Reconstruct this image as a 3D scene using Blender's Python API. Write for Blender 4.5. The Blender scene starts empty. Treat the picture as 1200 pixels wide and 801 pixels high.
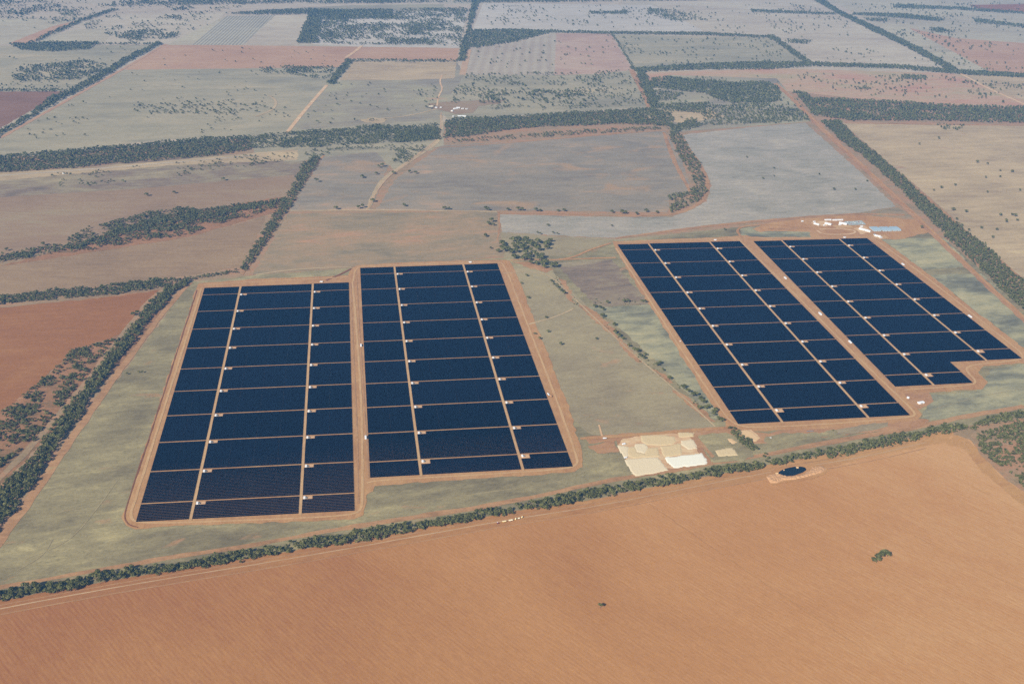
import bpy, bmesh, math, random
import numpy as np
from mathutils import Matrix, Vector

# ------------------------------------------------------------------ camera, sky, sun, exposure
S = bpy.context.scene
COL = S.collection
FPX, PITCH, ROLL, YAW, H = 1255.54537, 0.44304658, 0.03085873, 0.15891929, 1332.19
CX, CY = 600.0, 400.5
_cy, _sy = math.cos(YAW), math.sin(YAW)
FW = np.array([_sy * math.cos(PITCH), _cy * math.cos(PITCH), -math.sin(PITCH)])
_rt = np.array([_cy, -_sy, 0.0]); _up = np.cross(_rt, FW)
RT = _rt * math.cos(ROLL) + _up * math.sin(ROLL)
UP = _up * math.cos(ROLL) - _rt * math.sin(ROLL)
cam_d = bpy.data.cameras.new('camera'); cam = bpy.data.objects.new('camera', cam_d); COL.objects.link(cam)
cam_d.sensor_width = 36.0; cam_d.lens = 36.0 * FPX / 1200.0
cam_d.clip_start = 1.0; cam_d.clip_end = 200000.0
cam.matrix_world = Matrix(((RT[0], UP[0], -FW[0], 0), (RT[1], UP[1], -FW[1], 0), (RT[2], UP[2], -FW[2], H), (0, 0, 0, 1)))
S.camera = cam

SUN_EL, SUN_AZ = math.radians(33), math.radians(222)     # azimuth clockwise from +Y; the sun stands behind the camera to the left
W = bpy.data.worlds.new('World'); S.world = W; W.use_nodes = True
nt = W.node_tree; nt.nodes.clear()
sky = nt.nodes.new('ShaderNodeTexSky'); sky.sky_type = 'NISHITA'; sky.sun_disc = False
sky.sun_elevation = SUN_EL; sky.sun_rotation = SUN_AZ; sky.altitude = 300
bg = nt.nodes.new('ShaderNodeBackground'); bg.inputs[1].default_value = 0.06
wo = nt.nodes.new('ShaderNodeOutputWorld')
nt.links.new(sky.outputs[0], bg.inputs[0]); nt.links.new(bg.outputs[0], wo.inputs[0])
sd = bpy.data.lights.new('sun', 'SUN'); sd.energy = 4.2; sd.angle = math.radians(0.5); sd.color = (1.0, 0.93, 0.82)
sun = bpy.data.objects.new('sun', sd); COL.objects.link(sun)
sv = Vector((math.sin(SUN_AZ) * math.cos(SUN_EL), math.cos(SUN_AZ) * math.cos(SUN_EL), math.sin(SUN_EL)))
sun.rotation_euler = sv.to_track_quat('Z', 'Y').to_euler(); sun.location = (0, 0, 1200)
S.view_settings.view_transform = 'Standard'; S.view_settings.look = 'None'
S.view_settings.exposure = 0.78; S.view_settings.gamma = 1.0
S.render.engine = 'CYCLES'
S.cycles.use_denoising = False
S.cycles.max_bounces = 4; S.cycles.volume_bounces = 0; S.cycles.diffuse_bounces = 2
S.cycles.filter_width = 1.5
HAZE_DENSITY, HAZE_COLOR = 4.4e-5, (0.17, 0.48, 1.0)
KALB = 0.80                      # photographed tone of a sunlit surface -> its base colour

# ------------------------------------------------------------------ helpers
rng = np.random.default_rng(7)
random.seed(7)

def at(x, y):
    """photo pixel -> the point of the flat ground seen there (metres)"""
    d = FW + ((x - CX) / FPX) * RT - ((y - CY) / FPX) * UP
    t = -H / d[2]
    return np.array([d[0] * t, d[1] * t])

def ats(pts): return np.array([at(x, y) for x, y in pts])

def lin(c):
    r = []
    for v in c:
        v /= 255.0
        r.append(v / 12.92 if v <= 0.04045 else ((v + 0.055) / 1.055) ** 2.4)
    return r

def base(c, k=None):
    k = KALB if k is None else k
    return [min(0.9, v * k * w) for v, w in zip(lin(c), (1.0, 0.98, 0.87))] + [1.0]

def tag(o, label=None, cat=None, group=None, kind=None):
    if label: o['label'] = label
    if cat: o['category'] = cat
    if group: o['group'] = group
    if kind: o['kind'] = kind
    return o

def mesh_obj(name, V, F, m=None, parent=None, loc=None):
    me = bpy.data.meshes.new(name)
    me.from_pydata([tuple(v) for v in V], [], [tuple(f) for f in F]); me.update()
    if m: me.materials.append(m)
    o = bpy.data.objects.new(name, me); COL.objects.link(o)
    if parent: o.parent = parent
    if loc is not None: o.location = loc
    return o

def quads_obj(name, V, m, parent=None, k=4):
    """fast mesh from an (n*k,3) array of loose faces"""
    n = len(V) // k
    me = bpy.data.meshes.new(name)
    me.vertices.add(len(V)); me.vertices.foreach_set('co', np.asarray(V, np.float32).ravel())
    me.loops.add(n * k); me.loops.foreach_set('vertex_index', np.arange(n * k, dtype=np.int32))
    me.polygons.add(n); me.polygons.foreach_set('loop_start', np.arange(0, n * k, k, dtype=np.int32))
    me.update(calc_edges=True); me.materials.append(m)
    o = bpy.data.objects.new(name, me); COL.objects.link(o)
    if parent: o.parent = parent
    return o

def empty(name, loc, rz=0.0):
    o = bpy.data.objects.new(name, None); COL.objects.link(o)
    o.location = loc; o.rotation_euler = (0, 0, rz); o.empty_display_size = 1.0
    return o

def hash2(ix, iy, s):
    h = np.sin(ix * 127.1 + iy * 311.7 + s * 74.7) * 43758.5453
    return h - np.floor(h)

def vnoise(x, y, s=0.0):
    ix, iy = np.floor(x), np.floor(y); fx, fy = x - ix, y - iy
    fx = fx * fx * (3 - 2 * fx); fy = fy * fy * (3 - 2 * fy)
    a = hash2(ix, iy, s); b = hash2(ix + 1, iy, s); c = hash2(ix, iy + 1, s); d = hash2(ix + 1, iy + 1, s)
    return (a * (1 - fx) + b * fx) * (1 - fy) + (c * (1 - fx) + d * fx) * fy

def inside(P, poly):
    x, y = P[:, 0], P[:, 1]; c = np.zeros(len(P), bool); n = len(poly)
    for i in range(n):
        x0, y0 = poly[i]; x1, y1 = poly[i - 1]
        m = ((y0 > y) != (y1 > y)) & (x < (x1 - x0) * (y - y0) / ((y1 - y0) if y1 != y0 else 1e-9) + x0)
        c ^= m
    return c

# ------------------------------------------------------------------ materials
def new_mat(name):
    m = bpy.data.materials.new(name); m.use_nodes = True
    n = m.node_tree.nodes; b = n['Principled BSDF']
    return m, m.node_tree, n, b

def plain(name, c, rough=0.7, metal=0.0, spec=0.3, raw=False, vary=0.12):
    m, t, n, b = new_mat(name)
    co = list(c) + [1.0] if raw else base(c)
    geo = n.new('ShaderNodeNewGeometry'); no = n.new('ShaderNodeTexNoise'); no.inputs['Scale'].default_value = 0.7
    no.inputs['Detail'].default_value = 4
    t.links.new(geo.outputs['Position'], no.inputs['Vector'])
    mx = n.new('ShaderNodeMix'); mx.data_type = 'RGBA'
    mx.inputs[6].default_value = [v * (1 - vary) for v in co[:3]] + [1]
    mx.inputs[7].default_value = [min(0.92, v * (1 + vary)) for v in co[:3]] + [1]
    t.links.new(no.outputs['Fac'], mx.inputs[0]); t.links.new(mx.outputs[2], b.inputs['Base Color'])
    b.inputs['Roughness'].default_value = rough; b.inputs['Metallic'].default_value = metal
    b.inputs['Specular IOR Level'].default_value = spec
    return m

def math_node(t, op, a, b_, c=None):
    n = t.nodes.new('ShaderNodeMath'); n.operation = op
    for i, v in enumerate((a, b_, c)):
        if v is None: continue
        if isinstance(v, (int, float)): n.inputs[i].default_value = v
        else: t.links.new(v, n.inputs[i])
    return n.outputs[0]

def soil(name, ramp, big=350.0, mid=45.0, stretch=3.0, ang=0.0, wbig=0.55, wmid=0.45, fine=0.10, contrast=1.7, seed=0.0,
         tuft=0.0, tuft_col=(95, 95, 75), patch=None, stripes=None, finesize=5.0, grad=None, wavy=False, mott=0.55):
    """ground cover: colours run through large patches, streaks drawn out along `ang` and fine mottling"""
    m, t, n, b = new_mat(name); L = t.links
    geo = n.new('ShaderNodeNewGeometry')
    mp = n.new('ShaderNodeMapping'); mp.inputs['Rotation'].default_value = (0, 0, -math.radians(ang))
    mp.inputs['Location'].default_value = (seed * 913.0, seed * 577.0, seed * 31)
    L.new(geo.outputs['Position'], mp.inputs['Vector'])
    def noise(sx, sy, detail, dist=0.0, rough=0.55):
        m2 = n.new('ShaderNodeMapping'); m2.inputs['Scale'].default_value = (1 / sx, 1 / sy, 1)
        L.new(mp.outputs[0], m2.inputs['Vector'])
        k = n.new('ShaderNodeTexNoise'); k.inputs['Scale'].default_value = 1.0
        k.inputs['Detail'].default_value = detail; k.inputs['Distortion'].default_value = dist; k.inputs['Roughness'].default_value = rough
        L.new(m2.outputs[0], k.inputs['Vector']); return k.outputs['Fac']
    n1 = noise(big * 1.4, big, 5, 0.6); n2 = noise(mid * stretch, mid, 6, 0.4, 0.62)
    contrast *= 1.3; fine *= 1.9
    f = math_node(t, 'MULTIPLY_ADD', math_node(t, 'ADD', math_node(t, 'MULTIPLY', n1, wbig), math_node(t, 'MULTIPLY', n2, wmid)), contrast,
                  0.5 - contrast * 0.5 * (wbig + wmid))
    if stripes:                                   # (angle, spacing, strength)
        sa, sp, ss = stripes
        m3 = n.new('ShaderNodeMapping'); m3.inputs['Rotation'].default_value = (0, 0, -math.radians(sa - ang))
        L.new(mp.outputs[0], m3.inputs['Vector'])
        sx = n.new('ShaderNodeSeparateXYZ'); L.new(m3.outputs[0], sx.inputs[0])
        ph = math_node(t, 'MULTIPLY', noise(sp * 9, sp * 5, 2), 7.0)
        w = math_node(t, 'SINE', math_node(t, 'ADD', math_node(t, 'MULTIPLY', sx.outputs[1], 2 * math.pi / sp), ph if wavy else 0.0), 0)
        w = math_node(t, 'MULTIPLY', w, math_node(t, 'MULTIPLY', noise(sp * 14, sp * 4, 3), 2.0)) if wavy else w
        f = math_node(t, 'MULTIPLY_ADD', w, ss, f)
    if grad:                                      # (x of the middle, metres per unit): tone runs darker to the left, lighter to the right
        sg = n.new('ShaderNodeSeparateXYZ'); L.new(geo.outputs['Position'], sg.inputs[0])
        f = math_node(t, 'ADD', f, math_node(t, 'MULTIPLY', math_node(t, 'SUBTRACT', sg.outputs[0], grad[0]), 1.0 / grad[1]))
    cr = n.new('ShaderNodeValToRGB'); cr.color_ramp.interpolation = 'LINEAR'
    el = cr.color_ramp.elements
    while len(el) < len(ramp): el.new(0.5)
    for e, (p, c) in zip(el, ramp): e.position = p; e.color = base(c)
    L.new(f, cr.inputs[0]); col = cr.outputs[0]
    if patch:                                     # (size, threshold, colour): bare or burnt patches with a soft edge
        ps, pt, pc = patch
        k = noise(ps * 1.8, ps, 5, 0.8)
        fac = n.new('ShaderNodeMapRange'); fac.inputs['From Min'].default_value = pt - 0.05; fac.inputs['From Max'].default_value = pt + 0.07
        L.new(k, fac.inputs['Value'])
        mx = n.new('ShaderNodeMix'); mx.data_type = 'RGBA'; L.new(fac.outputs[0], mx.inputs[0])
        L.new(col, mx.inputs[6]); mx.inputs[7].default_value = base(pc); col = mx.outputs[2]
    if tuft > 0:                                  # dark tussocks
        k = noise(9.0, 6.0, 4, 0.3, 0.6)
        fac = n.new('ShaderNodeMapRange'); fac.inputs['From Min'].default_value = 0.58; fac.inputs['From Max'].default_value = 0.72
        fac.inputs['To Max'].default_value = tuft
        L.new(k, fac.inputs['Value'])
        mx = n.new('ShaderNodeMix'); mx.data_type = 'RGBA'; L.new(fac.outputs[0], mx.inputs[0])
        L.new(col, mx.inputs[6]); mx.inputs[7].default_value = base(tuft_col); col = mx.outputs[2]
    k = noise(finesize * 1.5, finesize, 4, 0.0, 0.7)
    v = math_node(t, 'MULTIPLY_ADD', k, fine * 4, 1 - fine * 2)
    if mott > 0:                                  # cloudy dry-grass mottling between the large patches and the fine grain
        k2 = noise(max(14.0, mid * 0.8), max(9.0, mid * 0.45), 5, 1.2, 0.65)
        v = math_node(t, 'MULTIPLY', v, math_node(t, 'MULTIPLY_ADD', k2, mott, 1 - mott * 0.5))
    hs = n.new('ShaderNodeHueSaturation'); L.new(v, hs.inputs['Value']); L.new(col, hs.inputs['Color'])
    L.new(hs.outputs[0], b.inputs['Base Color'])
    b.inputs['Roughness'].default_value = 0.95; b.inputs['Specular IOR Level'].default_value = 0.1
    return m

def foliage(name, dark, mid, light):
    m, t, n, b = new_mat(name); L = t.links
    geo = n.new('ShaderNodeNewGeometry')
    def noise(s, d):
        k = n.new('ShaderNodeTexNoise'); k.inputs['Scale'].default_value = s; k.inputs['Detail'].default_value = d
        L.new(geo.outputs['Position'], k.inputs['Vector']); return k.outputs['Fac']
    f = math_node(t, 'ADD', math_node(t, 'MULTIPLY', noise(0.11, 2), 0.7), math_node(t, 'MULTIPLY', noise(0.7, 2), 0.45))
    f = math_node(t, 'MULTIPLY_ADD', f, 2.6, -1.0)
    cr = n.new('ShaderNodeValToRGB'); el = cr.color_ramp.elements; el.new(0.5)
    for e, p, c in zip(el, (0.1, 0.5, 0.95), (dark, mid, light)): e.position = p; e.color = list(c) + [1]
    L.new(f, cr.inputs[0]); L.new(cr.outputs[0], b.inputs['Base Color'])
    b.inputs['Roughness'].default_value = 0.8; b.inputs['Specular IOR Level'].default_value = 0.15
    return m

M = {}
M['leaf'] = foliage('eucalypt_leaves', (0.040, 0.043, 0.009), (0.110, 0.110, 0.029), (0.190, 0.178, 0.066))
M['leaf_far'] = foliage('woodland_leaves', (0.048, 0.050, 0.014), (0.104, 0.104, 0.030), (0.172, 0.162, 0.060))
M['bark'] = plain('bark', (0.16, 0.12, 0.09), raw=True, rough=0.9)

# ------------------------------------------------------------------ ground sheets
LAYER = 0.20
_zc = {}
def lz(layer):
    """every sheet a few millimetres above the one laid before it, so none are coplanar"""
    _zc[layer] = _zc.get(layer, 0) + 1
    return layer * LAYER + _zc[layer] * 0.004

def densify(P, step, closed=True):
    out = []; n = len(P)
    for i in range(n if closed else n - 1):
        a, b = P[i], P[(i + 1) % n]; k = max(1, int(np.hypot(*(b - a)) / step))
        for j in range(k): out.append(a + (b - a) * j / k)
    if not closed: out.append(P[-1])
    return np.array(out)

_sid = [0]
def wobble(P, amp, size):
    _sid[0] += 1; s = _sid[0] * 1.37
    n = np.stack([vnoise(P[:, 0] / size, P[:, 1] / size, s) + 0.5 * vnoise(P[:, 0] / size * 2.7, P[:, 1] / size * 2.7, s + 3) - 0.75,
                  vnoise(P[:, 0] / size, P[:, 1] / size, s + 7) + 0.5 * vnoise(P[:, 0] / size * 2.7, P[:, 1] / size * 2.7, s + 9) - 0.75], 1)
    return P + n * 2 * amp

def sheet(name, px, layer, m, amp=4.0, size=None, label=None, cat=None, world=False):
    P = np.array(px, float) if world else ats(px)
    ext = np.ptp(P, axis=0).max()
    step = max(4.0, ext / 220)
    P = wobble(densify(P, step), amp, size or max(18.0, amp * 5))
    c = P.mean(0)
    V = [(x - c[0], y - c[1], 0.0) for x, y in P]
    o = mesh_obj(name, V, [range(len(V))], m, loc=(c[0], c[1], lz(layer)))
    return tag(o, label, cat, kind='structure')

def smooth_line(P, it=2):
    for _ in range(it):
        Q = [P[0]]
        for a, b in zip(P[:-1], P[1:]): Q += [a * 0.75 + b * 0.25, a * 0.25 + b * 0.75]
        Q.append(P[-1]); P = np.array(Q)
    return P

def ribbon(name, px, width, layer, m, amp=0.6, label=None, cat=None, world=False, it=2, offset=0.0):
    P = np.array(px, float) if world else ats(px)
    P = densify(smooth_line(P, it), 12.0, closed=False)
    T = np.gradient(P, axis=0); T /= np.maximum(1e-9, np.hypot(T[:, 0], T[:, 1]))[:, None]
    N = np.stack([-T[:, 1], T[:, 0]], 1)
    _sid[0] += 1
    s = np.arange(len(P)) * 12.0
    w = (np.interp(np.linspace(0, 1, len(P)), np.linspace(0, 1, len(width)), width) if hasattr(width, '__len__') else np.full(len(P), width)) * 0.5
    wa = w + amp * (vnoise(s / 30, s * 0, _sid[0]) * 2 - 1); wb = w + amp * (vnoise(s / 30, s * 0 + 5, _sid[0]) * 2 - 1)
    A = P + N * (offset + wa)[:, None]; B = P + N * (offset - wb)[:, None]
    c = P.mean(0); n = len(P)
    V = [(x - c[0], y - c[1], 0) for x, y in A] + [(x - c[0], y - c[1], 0) for x, y in B]
    F = [(i, n + i, n + i + 1, i + 1) for i in range(n - 1)]
    o = mesh_obj(name, V, F, m, loc=(c[0], c[1], lz(layer)))
    return tag(o, label, cat, kind='structure')

# ------------------------------------------------------------------ the ground and its paddocks
G = {}
_d = lambda a, b_: math.degrees(math.atan2(*((at(*b_) - at(*a))[::-1])))
STR1, STR2 = _d((225, 53), (266, 19)), _d((600, 88), (607, 50))
G['far'] = soil('dry_plain', [(0.2, (184, 166, 146)), (0.5, (196, 178, 156)), (0.85, (178, 168, 146))], big=900, mid=160, seed=1, tuft=0.25)
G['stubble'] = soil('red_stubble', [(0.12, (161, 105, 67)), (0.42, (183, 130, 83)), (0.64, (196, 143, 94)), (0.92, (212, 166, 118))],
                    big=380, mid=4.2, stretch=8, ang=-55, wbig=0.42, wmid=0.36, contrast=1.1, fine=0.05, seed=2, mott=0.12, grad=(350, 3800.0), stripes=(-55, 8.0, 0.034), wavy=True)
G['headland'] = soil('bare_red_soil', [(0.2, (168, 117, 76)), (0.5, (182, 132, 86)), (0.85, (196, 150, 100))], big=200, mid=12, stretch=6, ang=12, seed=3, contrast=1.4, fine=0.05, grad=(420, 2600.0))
G['green'] = soil('pale_green_grass', [(0.15, (120, 109, 86)), (0.4, (143, 131, 102)), (0.65, (162, 149, 114)), (0.9, (190, 175, 131))],
                  big=170, mid=26, stretch=2.6, ang=8, seed=4, contrast=1.7, fine=0.09, tuft=0.45, tuft_col=(98, 95, 76), patch=(70, 0.68, (180, 140, 106)))
G['sand'] = soil('sandy_grass', [(0.15, (149, 134, 108)), (0.45, (163, 148, 118)), (0.7, (173, 158, 124)), (0.92, (181, 160, 126))],
                 big=190, mid=22, stretch=3.2, ang=4, seed=5, contrast=1.6, fine=0.07, tuft=0.18, patch=(60, 0.70, (186, 146, 112)))
G['brown'] = soil('brown_grass', [(0.12, (122, 108, 94)), (0.4, (144, 124, 106)), (0.65, (159, 143, 116)), (0.92, (176, 158, 126))],
                  big=130, mid=26, stretch=3.0, ang=6, seed=6, contrast=2.0, fine=0.08, tuft=0.35, tuft_col=(108, 98, 88))
G['mottled'] = soil('mottled_grass', [(0.1, (116, 113, 98)), (0.36, (142, 138, 116)), (0.6, (169, 162, 130)), (0.9, (187, 175, 138))],
                    big=110, mid=34, stretch=3.0, ang=4, seed=7, contrast=2.3, fine=0.08, tuft=0.3, tuft_col=(108, 104, 94))
G['orange'] = soil('thin_grass_over_red_soil', [(0.15, (139, 126, 104)), (0.42, (157, 139, 112)), (0.66, (172, 145, 114)), (0.92, (191, 147, 114))],
                   big=190, mid=30, stretch=3.5, ang=6, seed=8, contrast=1.9, fine=0.07)
G['grey'] = soil('grey_fallow', [(0.15, (139, 127, 114)), (0.45, (153, 141, 125)), (0.68, (165, 148, 128)), (0.93, (195, 159, 128))],
                 big=260, mid=34, stretch=4, ang=2, patch=(150, 0.60, (178, 148, 118)), tuft=0.3, seed=9, contrast=1.8, fine=0.06)
G['pale'] = soil('pale_grey_stubble', [(0.1, (142, 135, 124)), (0.4, (165, 157, 143)), (0.65, (176, 165, 152)), (0.92, (190, 178, 160))],
                 big=170, mid=20, stretch=4.0, ang=3, seed=10, contrast=2.0, fine=0.06, mott=0.75, tuft=0.5, tuft_col=(128, 128, 122))
G['tan'] = soil('pale_tan_grass', [(0.12, (167, 143, 116)), (0.42, (186, 163, 130)), (0.68, (198, 173, 138)), (0.93, (208, 185, 146))],
                big=260, mid=30, stretch=5, ang=3, seed=11, contrast=2.0, fine=0.07, patch=(90, 0.72, (170, 128, 104)))
G['tanstub'] = soil('tan_stubble', [(0.12, (142, 117, 92)), (0.45, (159, 131, 102)), (0.7, (170, 142, 110)), (0.93, (182, 155, 120))],
                    big=210, mid=12, stretch=8, ang=-4, seed=12, contrast=1.5, fine=0.06)
G['pinktan'] = soil('pink_tan_stubble', [(0.12, (145, 120, 96)), (0.45, (160, 132, 106)), (0.7, (167, 143, 114)), (0.93, (162, 153, 122))],
                    big=320, mid=16, stretch=8, ang=-2, seed=13, contrast=1.5, fine=0.05)
G['greygreen'] = soil('grey_green_pasture', [(0.12, (148, 139, 119)), (0.45, (168, 157, 131)), (0.7, (180, 166, 138)), (0.93, (197, 177, 144))],
                      big=420, mid=70, stretch=5, ang=4, seed=14, contrast=1.8, fine=0.07, tuft=0.2)
G['redsoil'] = soil('ploughed_red_soil', [(0.15, (150, 101, 63)), (0.5, (163, 111, 69)), (0.85, (177, 127, 80))], big=260, mid=14, stretch=7, ang=4,
                    seed=15, contrast=1.3, fine=0.05, tuft=0.18, tuft_col=(124, 84, 64))
G['reddark'] = soil('dark_far_red_soil', [(0.15, (132, 96, 72)), (0.5, (146, 108, 84)), (0.85, (157, 120, 96))], big=260, mid=24, stretch=7, seed=38, contrast=1.3, fine=0.05)
G['pinkred'] = soil('pink_red_soil', [(0.15, (178, 137, 106)), (0.5, (192, 152, 120)), (0.85, (202, 167, 133))], big=420, mid=40, stretch=6, ang=2,
                    seed=16, contrast=1.4, fine=0.05)
G['pinkpale'] = soil('pale_pink_soil', [(0.15, (178, 146, 128)), (0.5, (192, 160, 140)), (0.85, (200, 174, 150))], big=300, mid=50, stretch=3, ang=2, seed=36, contrast=1.6, fine=0.06, tuft=0.2)
G['between'] = soil('tan_ground_between_paddocks', [(0.15, (150, 130, 102)), (0.45, (170, 142, 112)), (0.7, (182, 138, 106)), (0.95, (160, 148, 116))], big=120, mid=24, stretch=2, seed=37, contrast=1.8, fine=0.08, tuft=0.4)
G['pinkgrey'] = soil('pink_grey_fallow', [(0.15, (172, 158, 135)), (0.5, (188, 174, 149)), (0.85, (202, 190, 161))], big=700, mid=70, stretch=5, ang=2,
                     seed=17, contrast=1.6, fine=0.06, tuft=0.15)
G['stripe'] = soil('striped_fallow', [(0.1, (147, 137, 122)), (0.5, (176, 166, 147)), (0.9, (196, 186, 165))], big=600, mid=70, stretch=5, seed=18,
                   contrast=0.9, fine=0.05, stripes=(STR1, 23.0, 0.34))
G['stripe2'] = soil('lined_pink_fallow', [(0.1, (171, 152, 135)), (0.5, (182, 166, 147)), (0.9, (194, 180, 159))], big=600, mid=70, stretch=5, seed=19,
                    contrast=0.9, fine=0.05, stripes=(STR2, 60.0, 0.16))
G['palepink'] = soil('pale_pink_plain', [(0.12, (180, 162, 142)), (0.5, (196, 180, 158)), (0.9, (210, 196, 172))], big=700, mid=90, stretch=5, ang=4,
                     seed=20, contrast=1.6, fine=0.07, tuft=0.2)
G['palegrey'] = soil('pale_far_plain', [(0.12, (184, 173, 159)), (0.5, (200, 188, 175)), (0.9, (213, 201, 186))], big=800, mid=90, stretch=6, ang=4,
                     seed=21, contrast=1.5, fine=0.07, tuft=0.15)
G['pinkgreen'] = soil('pink_and_green_pasture', [(0.12, (194, 146, 120)), (0.42, (196, 162, 132)), (0.68, (186, 165, 130)), (0.93, (164, 155, 120))],
                      big=420, mid=70, stretch=5, ang=3, seed=22, contrast=2.0, fine=0.07)
G['olive'] = soil('olive_pasture', [(0.12, (144, 132, 118)), (0.45, (162, 150, 128)), (0.75, (176, 166, 135)), (0.95, (190, 153, 128))],
                  big=420, mid=60, stretch=4, ang=4, seed=23, contrast=1.9, fine=0.07)
G['scrubsoil'] = soil('sandy_scrub_soil', [(0.12, (124, 104, 76)), (0.45, (158, 118, 86)), (0.75, (172, 126, 92)), (0.95, (184, 142, 106))],
                      big=70, mid=14, stretch=1.6, seed=24, contrast=2.0, fine=0.10, tuft=0.55, tuft_col=(96, 92, 66))
G['verge'] = soil('red_verge', [(0.12, (150, 116, 84)), (0.45, (178, 136, 100)), (0.75, (190, 149, 110)), (0.95, (166, 151, 110))],
                  big=70, mid=14, stretch=2.5, seed=25, contrast=1.8, fine=0.08)
G['dirt'] = soil('farm_dirt', [(0.12, (170, 124, 86)), (0.5, (188, 143, 100)), (0.88, (200, 160, 114))], big=90, mid=10, stretch=4, ang=90, seed=26,
                 contrast=1.5, fine=0.05)
G['dirt_red'] = soil('red_dirt_apron', [(0.12, (162, 119, 88)), (0.5, (182, 138, 102)), (0.88, (194, 155, 116))], big=90, mid=14, stretch=3, seed=27,
                     contrast=1.7, fine=0.06)
G['road'] = soil('graded_road', [(0.12, (188, 146, 106)), (0.5, (202, 163, 120)), (0.88, (210, 175, 131))], big=90, mid=8, stretch=4, ang=90, seed=28,
                 contrast=1.2, fine=0.04)
G['road_tan'] = soil('sandy_road', [(0.12, (180, 142, 112)), (0.5, (198, 164, 130)), (0.88, (208, 178, 144))], big=120, mid=14, stretch=3, seed=29,
                     contrast=1.2, fine=0.05)
G['rim'] = soil('dark_graded_edge', [(0.12, (118, 76, 54)), (0.5, (136, 90, 66)), (0.88, (154, 106, 78))], big=60, mid=8, stretch=4, seed=30, contrast=1.4, fine=0.06)
G['underpanel'] = soil('soil_under_panels', [(0.12, (150, 104, 78)), (0.5, (166, 118, 88)), (0.88, (178, 132, 100))], big=90, mid=14, seed=31, contrast=1.4)
G['sandpad'] = soil('pale_sand', [(0.12, (200, 156, 119)), (0.5, (218, 181, 143)), (0.88, (235, 212, 175))], big=40, mid=10, seed=32, contrast=1.6, fine=0.06)

# one sheet out to the horizon
b = 44000.0
tag(mesh_obj('ground', [(-b, -b, 0), (b, -b, 0), (b, b, 0), (-b, b, 0)], [(0, 1, 2, 3)], G['far']), 'dry flat plain reaching to the horizon', 'ground', kind='structure')

ORD6 = ['first', 'second', 'third', 'fourth', 'fifth', 'last']
def paddock(px, m, label, layer=1, amp=5.0, name='paddock'): return sheet(name, px, layer, G[m], amp, label=label, cat='paddock')

# --- far country, top of the picture, left to right
paddock([(-60, 52), (-60, 22), (95, 22), (45, 52)], 'pinkgrey', 'far purple grey fallow at the upper left')
paddock([(10, 51), (62, 31), (95, 23), (37, 51)], 'pinkred', 'far reddish strip beside the upper left hedge', 2)
paddock([(45, 51), (137, 17), (265, 14), (228, 52), (190, 52), (120, 51)], 'palepink', 'far pale pink plain left of the striped field')
paddock([(45, 50), (85, 35), (135, 34), (122, 50)], 'pinkgrey', 'far mauve fallow above the short wood', 2)
paddock([(195, 53), (262, 20), (292, 19), (225, 53)], 'pinkgrey', 'far mauve strip left of the striped field', 2)
paddock([(225, 53), (266, 19), (323, 18), (285, 53)], 'stripe', 'far grey field with regular dark stripes', 2)
paddock([(285, 53), (323, 18), (362, 18), (349, 53)], 'palepink', 'far pale field right of the striped field', 2)
paddock([(-60, 108), (-60, 54), (182, 53), (140, 80), (76, 106)], 'greygreen', 'far grey green paddock left of the diagonal hedge')
paddock([(-60, 165), (-60, 108), (76, 107), (40, 128), (0, 150)], 'reddark', 'dark red ploughed field left of the diagonal hedge')
paddock([(145, 83), (192, 52), (423, 55), (418, 64), (395, 79)], 'pinkred', 'pink red bare field below the striped field')
paddock([(420, 56), (438, 54), (538, 57), (536, 72), (412, 69)], 'pinkred', 'small pink red field left of the straight wood')
paddock([(366, 52), (370, 14), (548, 13), (538, 56), (420, 55)], 'palegrey', 'pale ground under the far open wood', 1)
paddock([(300, 12), (420, 6), (520, 5), (520, 13), (300, 16)], 'olive', 'far green strip above the open wood', 1)
paddock([(-60, 200), (-60, 172), (20, 148), (145, 82), (395, 79), (418, 70), (336, 156), (190, 164), (0, 184)], 'greygreen', 'wide grey green pasture dotted with trees')
paddock([(336, 156), (386, 97), (535, 72), (545, 88), (528, 112), (515, 146), (440, 148)], 'olive', 'olive brown pasture left of the farmstead')
paddock([(398, 94), (415, 72), (535, 73), (533, 92), (470, 94)], 'tan', 'pale tan top of the pasture left of the farmstead', 2)
paddock([(528, 112), (545, 87), (742, 80), (762, 125), (640, 133), (525, 140), (517, 132)], 'greygreen', 'scrubby pasture right of the farmstead')
paddock([(543, 88), (551, 57), (605, 50), (652, 39), (650, 88)], 'stripe2', 'mauve field with fine lines at the top middle')
paddock([(650, 88), (652, 39), (716, 40), (742, 82), (700, 87)], 'pinkpale', 'pink field right of the finely lined field')
paddock([(554, 35), (566, 4), (765, 6), (826, 37), (720, 38)], 'palegrey', 'pale far plain at the top middle')
paddock([(720, 41), (900, 44), (945, 74), (830, 75), (742, 81)], 'greygreen', 'far grey green paddock right of the pink field')
paddock([(826, 37), (762, 3), (950, 0), (985, 18), (1112, 81), (955, 74), (905, 42)], 'palepink', 'pale pink plain left of the far road hedge')
paddock([(962, -6), (1260, -12), (1260, 88), (1130, 84), (1050, 42)], 'pinkgrey', 'far mauve grey plain at the upper right')
paddock([(1065, 33), (1120, 45), (1260, 55), (1260, 90), (1160, 84)], 'pinkred', 'far pink field at the right edge', 2)
paddock([(1135, 6), (1260, 4), (1260, 18), (1150, 12)], 'redsoil', 'far red field at the upper right corner', 2)
paddock([(745, 86), (900, 80), (1115, 86), (1260, 112), (1260, 130), (1025, 118), (935, 108), (760, 96)], 'pinkgreen', 'pink and green pasture beyond the wide wood')
paddock([(1118, 87), (1260, 89), (1260, 116), (1200, 118)], 'tan', 'pale field right of the far road', 2)
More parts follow.
